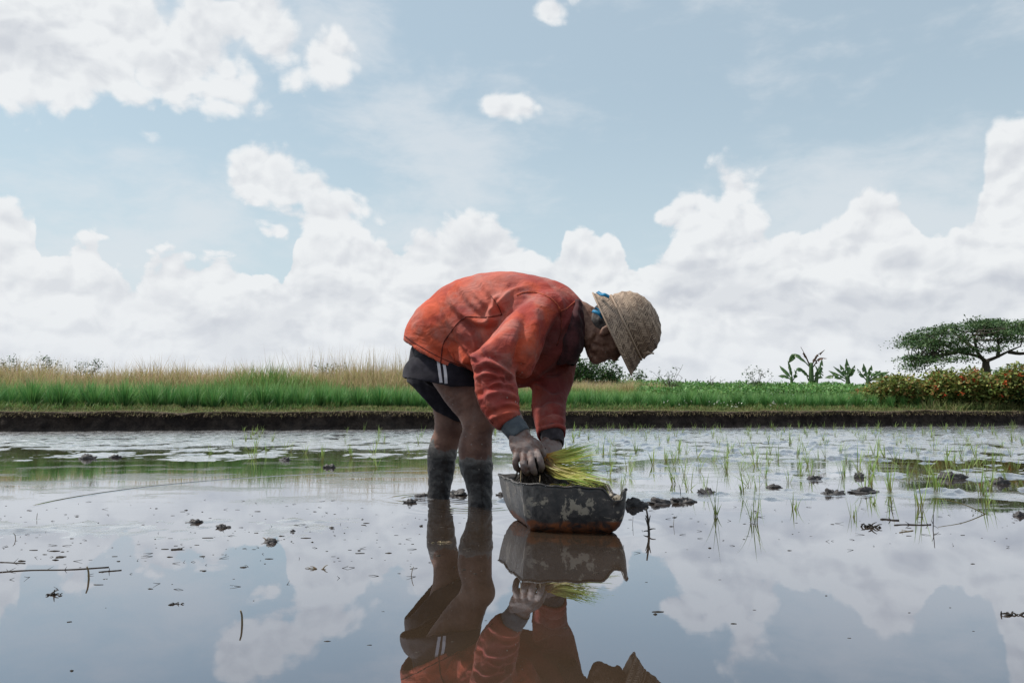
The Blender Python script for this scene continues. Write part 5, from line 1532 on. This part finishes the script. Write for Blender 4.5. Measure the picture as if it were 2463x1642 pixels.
def make_tub():
    A, B_ = P(1257, 1156, 2.70), P(1507, 1166, 2.64)
    C_ = np.array([-0.045, 3.08]); rim = [A[:2], (A[:2] * .75 + B_[:2] * .25) - [0, .012], (A[:2] + B_[:2]) / 2 - [0, .016], A[:2] * .2 + B_[:2] * .8 - [0, .008], B_[:2] + [-.008, .004], B_[:2] + [.004, .05], (.338, 2.79), (.300, 2.90), (.235, 3.00),
              (.14, 3.07), (.05, 3.10), C_, (-.030, 2.99), (-.008, 2.86), (.014, 2.77)]
    rim = np.array(rim, float); c0 = rim.mean(0)
    m = len(rim); per = 10
    cl = spline(np.concatenate([rim, rim[:1]]), m * per + 1)[:-1]
    # keep the crease of the near left corner
    n = len(cl); root = empty('metal_tub', (c0[0], c0[1], 0)); tag(root, 'dark rusty cut metal tub holding rice seedlings in front of the man', 'tub')
    X, Y = proj(np.stack([cl[:, 0], cl[:, 1], np.full(n, .155)], 1)); front = cl[:, 1] < c0[1]
    top = np.full(n, 0.158)
    top = top - 0.012 * sstep(cl[:, 0], 0.05, 0.36)
    notch = np.exp(-(((X - 1478) / 19) ** 4)) * front * .034; top = top - notch + np.exp(-((X - 1447) / 9) ** 2) * front * .002
    wav = 0.002 * np.sin(np.arange(n) * .35) + .0015 * np.sin(np.arange(n) * .9 + 2)
    prof = [(1.0, 1.0), (0.995, .93), (.99, .78), (.985, .62), (.965, .46), (.935, .32), (.895, .20), (.84, .10), (.76, .035), (.64, 0.0), (.45, -.01), (.0, -.01)]
    def lay(off, flip):
        rows = []
        for k, (sc, hz) in enumerate(prof):
            z = hz * (top + wav * (hz > .5)) - 0.008
            inner = cl - c0; L = np.linalg.norm(inner, axis=1)[:, None]
            extra = np.where(cl[:, 0] < 0.03, -.12 * (1 - hz), 0)[:, None]      # left panel slopes inwards
            q = c0 + inner * (sc + extra * (sc > .3)) - inner / L * off * (sc > .1)
            if k < 2: q = q + inner / L * notch[:, None] * .35 * (1 - k)
            dent = 0.004 * noise3(np.stack([q[:, 0], q[:, 1], z], 1), 14, 201)[:, None]
            q = q + inner / L * dent
            rows.append(np.stack([q[:, 0], q[:, 1], z + (off if hz < .2 else 0)], 1))
        return rows
    rows = lay(0.0, 0)[::-1] + lay(.005, 1)
    v = np.concatenate(rows) - np.array([c0[0], c0[1], 0]); mm = len(rows)
    i = np.arange(mm - 1)[:, None] * n; j = np.arange(n)[None]
    mb = MB(); mb.add(v, np.stack([i + j, i + (j + 1) % n, i + n + (j + 1) % n, i + n + j], -1).reshape(-1, 4)); mb.build('tub_wall', 'tub_metal', root)
    # rolled rim
    r = MB(); rp = np.stack([cl[:, 0] - c0[0], cl[:, 1] - c0[1], top + wav - .008], 1); rp[:, :2] += (cl - c0) / np.linalg.norm(cl - c0, axis=1)[:, None] * (notch * .35)[:, None]
    tube(r, np.concatenate([rp, rp[:1]]), .0032, 6, caps=False); r.build('rim', 'tub_metal', root)
    # wet soil and roots inside
    ang = np.linspace(0, 2 * math.pi, 40, endpoint=False); rr = np.linspace(0, .9, 12)
    g = np.array([[*(c0 * 0 + (cl[int(k / 40 * n)] - c0) * q), .085] for q in rr for k in range(40)]); g[:, 2] += fbm(g[:, 0], g[:, 1], 16, 3, .5, 211) * .016
    i = np.arange(11)[:, None] * 40; j = np.arange(40)[None]
    s_ = MB(); s_.add(g, np.stack([i + j, i + (j + 1) % 40, i + 40 + (j + 1) % 40, i + 40 + j], -1).reshape(-1, 4)); s_.build('wet_soil', 'tub_mud', root)
    return c0
TC = make_tub()

# ------------------------------------------------------------------ bundle of seedlings in the hands
leafmat('bundle_leaf', (0.56, 0.23, 0.06), (0.44, 0.46, 0.10), (0.26, 0.52, 0.09), 0.3, 0.45, 6.0, 0.35)
leafmat('bundle_low', (0.14, 0.07, 0.03), (0.40, 0.36, 0.09), (0.50, 0.66, 0.14), 0.35, 0.45, 6.0, 0.3)
def curve_blades(n, src, mid, tip, js, jm, jt, wd, seg=6):
    mb = MB()
    for i in range(n):
        a = P(*src) + rng.normal(0, js, 3); t = P(*(np.array(tip[0]) * (1 - (f := rng.uniform())) + np.array(tip[1]) * f)) + rng.normal(0, jt, 3)
        k = rng.uniform(.75, 1.08); t = a + (t - a) * k
        m_ = P(*(np.array(mid[0]) * (1 - f) + np.array(mid[1]) * f)); m_ = a + (m_ - a) * k + rng.normal(0, jm, 3)
        c = spline([a, m_, t], seg); T = np.gradient(c, axis=0); T /= np.linalg.norm(T, axis=1)[:, None]
        s = np.cross(T, rng.normal(0, 1, 3) * .5 + np.array([0, -1, .4])); s /= np.linalg.norm(s, axis=1)[:, None]
        u = np.linspace(0, 1, seg); w_ = wd * rng.uniform(.6, 1.3) * np.clip(np.minimum(.5 + u * 1.5, (1 - u) * 2.2 + .08), 0, 1)[:, None] * .5
        v = np.stack([c - s * w_, c + s * w_], 1).reshape(-1, 3); q = [[2 * j, 2 * j + 1, 2 * j + 3, 2 * j + 2] for j in range(seg - 1)]
        mb.add(v, q, None, np.repeat(u * rng.uniform(.6, 1.1), 2))
    return mb
b0 = P(1306, 1105, 2.92); root = empty('seedling_bundle', b0); tag(root, 'bundle of yellow-green rice seedlings gripped in the man\'s hand over the tub', 'seedling bundle')
for (nm, mt, mb) in (
        ('upper_leaves', 'bundle_leaf', curve_blades(95, (1303, 1102, 2.93), ((1350, 1084, 2.92), (1345, 1112, 2.88)), ((1420, 1068, 2.95), (1440, 1100, 2.86)), .008, .004, .014, .0034)),
        ('spread_leaves', 'bundle_leaf', curve_blades(75, (1308, 1108, 2.92), ((1350, 1110, 2.90), (1345, 1135, 2.86)), ((1450, 1105, 2.90), (1440, 1152, 2.80)), .009, .010, .022, .0030)),
        ('lower_leaves', 'bundle_low', curve_blades(90, (1312, 1115, 2.90), ((1350, 1130, 2.86), (1350, 1148, 2.82)), ((1480, 1160, 2.78), (1400, 1163, 2.74)), .012, .006, .012, .0045)),
        ('roots', 'dark_debris', curve_blades(240, (1288, 1106, 2.935), ((1258, 1132, 2.94), (1322, 1138, 2.90)), ((1245, 1165, 2.92), (1350, 1170, 2.86)), .018, .008, .012, .0055))):
    o = mb.build(nm, mt, root); o.matrix_parent_inverse = Matrix.Translation(-root.location); o['kind'] = 'stuff'
# seedlings still lying in the tub
mb = MB()
for i in range(170):
    a0 = random.uniform(0, 6.28); r = random.uniform(.1, .75); c = TC + np.array([.03 + math.cos(a0) * .15 * r, math.sin(a0) * .14 * r])
    L_ = random.uniform(.05, .13); an = random.gauss(0.1, .9); z = random.uniform(.09, .115)
    d = np.array([math.cos(an), math.sin(an) * .6]) * L_
    e = c + d; q = (e - TC) / np.array([.13 if e[0] < TC[0] else .17, .14]); k = np.linalg.norm(q); e = TC + (e - TC) / max(k, 1) * .98
    p3 = spline([[c[0], c[1], z], [(c[0] + e[0]) / 2, (c[1] + e[1]) / 2, z + random.uniform(.01, .03)], [e[0], e[1], z + random.uniform(-.01, .02)]], 5)
    tube(mb, p3, np.array([1, 1.1, 1, .8, .4]) * .0016, 4, caps=False)
    mb.a[-1][:] = random.random()
o = mb.build('seedling_heap', 'bundle_low'); tag(o, 'muddy rice seedlings lying inside the metal tub', 'rice seedlings')
for px, ty in ((1252, 1131), (1298, 1143)):
    a = P(px, 1160, 2.70); b = P(px + 1, ty, 2.72)
    mb = MB(); tube(mb, spline([a, (a + b) / 2, b], 5), [.0016, .0015, .0014, .0012, .0006], 5)
    tag(mb.build('straw_stalk', 'straw'), 'short pale stalk standing %s the near rim of the tub' % ('at the left corner of' if px < 1270 else 'right of the corner on'), 'stalk')

# ------------------------------------------------------------------ mud clods
def clod(px, py, w_, h_, label, cat='mud clod', seed=0, asp=.7, grp=None):
    b = W(px, py); n = 26; th, ph = np.meshgrid(np.linspace(0, math.pi * .62, 14), np.arange(n) / n * 2 * math.pi, indexing='ij')
    d = np.stack([np.sin(th) * np.cos(ph), np.sin(th) * np.sin(ph), np.cos(th)], -1).reshape(-1, 3)
    nz = noise3(d + seed * 3.1, 1.9, seed, 4); nz2 = noise3(d + seed, 6, seed + 3, 2)
    r = 1 + .9 * nz + .45 * nz2
    v = d * r[:, None] * np.array([w_ / 2, w_ / 2 * asp, h_]); v[:, 2] -= h_ * .25
    i = np.arange(13)[:, None] * n; j = np.arange(n)[None]
    mb = MB(); mb.add(v, np.stack([i + j, i + (j + 1) % n, i + n + (j + 1) % n, i + n + j], -1).reshape(-1, 4))
    o = mb.build('mud_clod', 'clod_mud', None, (b[0], b[1], 0)); tag(o, label, cat, grp)
CL = 'mud clods lying in the flooded field'
for k, (px, py, wp, hp_, lab) in enumerate([
    (1529, 1216, 52, 22, 'large dark mud clod right behind the end of the tub'), (1583, 1210, 56, 13, 'low mud clod, second to the right of the tub'), (1640, 1207, 62, 14, 'flat broad mud clod left of the leaning seedling'),
    (1960, 1153, 32, 14, 'grey mud clod in the middle of the right mud patch'), (2067, 1148, 26, 14, 'small dark round mud clod right of the grey one'), (2290, 1150, 58, 18, 'broad mud clod behind the thick bright seedling'),
    (2405, 1162, 40, 16, 'mud clod near the right edge, behind the thin-stemmed seedling'), (2004, 1188, 52, 15, 'dark mud clod with a ragged top, right of the reddish-footed seedling'), (2075, 1184, 74, 12, 'long low mud clod beside the ragged one'),
    (1860, 1172, 34, 9, 'low mud clod just left of the reddish-footed seedling'), (2455, 1240, 30, 12, 'dark mud clod cut by the right edge'), (1700, 1188, 50, 16, 'mud clod holding the narrow seedling'),
    (212, 1103, 40, 14, 'ragged mud clod in the far left mud'), (277, 1100, 26, 9, 'smooth dark mud clod right of the far left one'), (686, 1106, 24, 9, 'small mud clod among the lone seedlings'), (792, 1124, 30, 11, 'dark mud clod nearest the lone seedlings'),
    (472, 1256, 34, 10, 'jagged dark mud clod on the open water, left'), (538, 1268, 34, 9, 'crumbled mud clod beside the jagged one'), (652, 1304, 30, 10, 'small clod with a dry tuft on the left water'), (705, 1278, 12, 5, 'tiny mud crumb left of the legs'),
    (1020, 1196, 46, 12, 'mud heaped behind the far shin'), (1100, 1190, 50, 12, 'mud heaped between the two shins'), (1210, 1190, 30, 8, 'small clod between the near shin and the tub'), (985, 1208, 30, 9, 'clod left of the far shin')]):
    b = W(px, py); s_ = b[1] / F
    clod(px, py, wp * s_, hp_ * s_ * .9, lab, seed=k + 1, grp=CL)

# ------------------------------------------------------------------ stalks, twigs and scraps standing in or floating on the water
def stalk(px, by, ty, tx, label, rad=.0022, mat='straw', name='straw_stalk', bits=(), foot=0):
    b = W(px, by); h = (by - ty) / F * b[1]; t = np.array([b[0] + (tx - px) / F * b[1], b[1] - .01, h])
    mb = MB(); f = np.array([b[0], b[1], -.03])
    tube(mb, spline([f, (b * .5 + t * .5) + [.001, 0, 0], t], 7), np.linspace(rad * 1.2, rad * .7, 7), 6)
    for (u, dx_, dz_) in bits:
        q = b * (1 - u) + t * u; e = q + np.array([dx_, random.uniform(-.01, .01), dz_])
        tube(mb, spline([q, (q + e) / 2 + [0, 0, .002], e], 4), np.linspace(rad * .8, rad * .3, 4), 5)
    mb.v = [v - np.array([b[0], b[1], 0]) for v in mb.v]
    return tag(mb.build(name, mat, None, (b[0], b[1], 0)), label, 'stalk')
stalk(583, 1500, 1466, 582, 'upright brown straw stalk in the open water, lower left', .0020)
stalk(215, 1392, 1361, 213, 'pale pointed straw stalk beside the long floating stick', .0022)
stalk(1562, 1283, 1222, 1554, 'dark ragged stalk standing right of the tub', .0036, 'dark_debris', 'dead_stalk', [(.15, .02, .004), (.2, -.012, .035), (.35, .006, .03), (.5, -.008, .018), (.1, -.016, -.002)])
stalk(87, 1246, 1233, 93, 'bent thin straw near the left edge', .0010)
stalk(40, 1296, 1281, 36, 'thin bent straw at the left edge above the floating stick', .0010, bits=[(.5, .006, .004)])
stalk(985, 1383, 1361, 996, 'thin v-shaped straw left of the leg reflections', .0009)
stalk(2243, 1275, 1235, 2243, 'thin dark twig upright at the water edge, right side', .0014, 'dark_debris', 'dead_stalk', [(.3, .02, -.012), (.4, -.008, .012)])
stalk(1638, 1190, 1165, 1633, 'short dark stub behind the mud clods', .0016, 'dark_debris', 'dead_stalk')
stalk(2141, 1222, 1200, 2146, 'dark root tuft below the brown-footed seedling', .0014, 'dark_debris', 'dead_stalk', [(.2, -.02, .008), (.3, .016, .012), (.1, .02, .002)])
stalk(1520, 1262, 1240, 1522, 'hair-thin straw between the tub and the dark ragged stalk', .0007)
stalk(1618, 1262, 1240, 1621, 'hair-thin straw right of the dark ragged stalk', .0007)
# leaning green stem on the right
b = W(2385, 1236); t = P(2253, 1197, b[1] + .05); mb = MB(); tube(mb, spline([b - [0, 0, .01], (b + t) / 2 + [0, 0, .006], t], 9), np.linspace(.0022, .0010, 9), 5)
tag(mb.build('leaning_stem', 'seedling_leaf'), 'long green stem leaning low over the water near the right edge', 'stem')
def floating(px, py, L_, ang, label, rad=.003, mat='dark_debris', bend=.02, name='floating_stick', bits=2):
    b = W(px, py); d = np.array([math.cos(ang), math.sin(ang), 0]); s = np.array([-d[1], d[0], 0]); mb = MB()
    c = [-d * L_ / 2, -d * L_ * .17 + s * bend * L_, d * L_ * .17 - s * bend * L_ * .5, d * L_ / 2]
    c = spline(np.array(c) + [0, 0, rad * .4], 12); tube(mb, c, rad * rng.uniform(.7, 1.2, 12), 6)
    for _ in range(bits):
        q = c[random.randint(1, 10)]; e = q + np.array([random.uniform(-.02, .02), random.uniform(-.02, .02), random.uniform(.0, .012)]); tube(mb, [q, (q + e) / 2, e], [rad * .6, rad * .5, rad * .2], 5)
    return tag(mb.build(name, mat, None, (b[0], b[1], 0)), label, 'stick')
floating(115, 1371, .27, .30, 'long dark stick floating at the left edge', .0014, bits=3, bend=.05)
floating(30, 1353, .075, -.2, 'short brown stick floating above the long one', .0014)
floating(265, 1373, .05, .5, 'short stick floating just right of the long one', .0015)
floating(425, 1321, .03, .3, 'small dark stick on the left shoal', .0022)
floating(2195, 1262, .13, .1, 'flat dark stick on the mud below the bushy seedling', .0022, bend=.08)
floating(2180, 1278, .075, .6, 'pale thin stick just under the flat dark one', .0018, 'straw')
floating(2140, 1250, .06, -.5, 'curved dark bark piece right of the root clump', .0030, bend=.15)
def scrap(px, py, size, label, mat='dark_debris', n=9, name='root_clump', up=.6, cat='debris'):
    b = W(px, py); mb = MB()
    for _ in range(n):
        a = random.gauss(.3, .9) + (3.14 if random.random() < .5 else 0); o_ = np.array([random.gauss(0, .45) * size, random.gauss(0, .2) * size, -.001])
        e = o_ + np.array([math.cos(a) * size, math.sin(a) * size * .6, random.random() ** 2 * up * size]) * random.uniform(.25, .9); m_ = (o_ + e) * .5 + np.array([0, 0, size * .12])
        tube(mb, spline([o_, m_, e], 5), np.linspace(size * .11, size * .03, 5) * random.uniform(.5, 1.3), 5)
    return tag(mb.build(name, mat, None, (b[0], b[1], 0)), label, cat)
scrap(2094, 1268, .034, 'knotted dark root clump at the water edge, right side', n=14, up=1.1)
scrap(131, 1429, .020, 'dark twiggy scrap floating below the pale pointed stalk', n=9, up=1.2)
scrap(425, 1452, .016, 'two-lobed dark scrap floating on the lower left water', n=9, up=.8)
scrap(763, 1367, .020, 'pale straw tangle floating left of the leg reflections', 'straw', 8, 'straw_tangle', 1.0)
scrap(652, 1300, .020, 'dry straw tuft on the small clod, left water', 'straw', 9, 'straw_tangle', 1.3)
scrap(2432, 1478, .024, 'dark twig cluster floating at the lower right edge', n=8, up=1.3)
scrap(1068, 1305, .024, 'pale curled dead leaf floating over the leg reflections', 'straw', 12, 'dead_leaf', .3)
scrap(1010, 1265, .018, 'dark scrap floating left of the far leg reflection', n=8, up=.5)
scrap(255, 1392, .009, 'tiny dark speck of root right of the pale pointed stalk', n=5)
# countless small crumbs and flecks on the water
mb = MB()
n = 300
for i in range(n):
    if i < 210: px, py = random.uniform(0, 1150), 1215 + 170 * random.betavariate(1.5, 2)
    elif i < 260: px, py = random.uniform(1480, 2463), random.uniform(1225, 1330)
    else: px, py = random.uniform(0, 2463), random.uniform(1330, 1620)
    b = W(px, py); s = .0012 + .0045 * random.random() ** 3 * (.75 if i < 260 else .5); k = random.randint(3, 5); a0 = random.uniform(0, 6.28)
    ang = a0 + np.arange(6) / 6 * 6.28; r = s * rng.uniform(.4, 1.3, 6)
    top = np.stack([b[0] + np.cos(ang) * r * random.uniform(1, 4.0), b[1] + np.sin(ang) * r, np.full(6, s * .25)], 1); bot = top * 1.0; bot[:, 2] = -.001
    v = np.concatenate([top, bot, [[b[0], b[1], s * random.uniform(.2, .9)]]]); q = [[j, (j + 1) % 6, 6 + (j + 1) % 6, 6 + j] for j in range(6)]; t = [[j, (j + 1) % 6, 12] for j in range(6)]
    mb.add(v, [x[::-1] for x in q], t)
o = mb.build('floating_crumbs', 'tub_mud'); o['kind'] = 'stuff'
mb = MB()
for i in range(150):
    px, py = (random.uniform(0, 1100), random.uniform(1200, 1420)) if i < 90 else (random.uniform(1480, 2463), random.uniform(1150, 1330))
    b = W(px, py); L_ = random.uniform(.006, .030); a = random.uniform(0, 6.28); c = np.array([b, b + [math.cos(a) * L_ * .5, math.sin(a) * L_ * .5, .002], b + [math.cos(a) * L_, math.sin(a) * L_, random.uniform(0, .006)]])
    tube(mb, c, [.0007, .0006, .0003], 4)
o = mb.build('floating_straws', 'dark_debris'); o['kind'] = 'stuff'
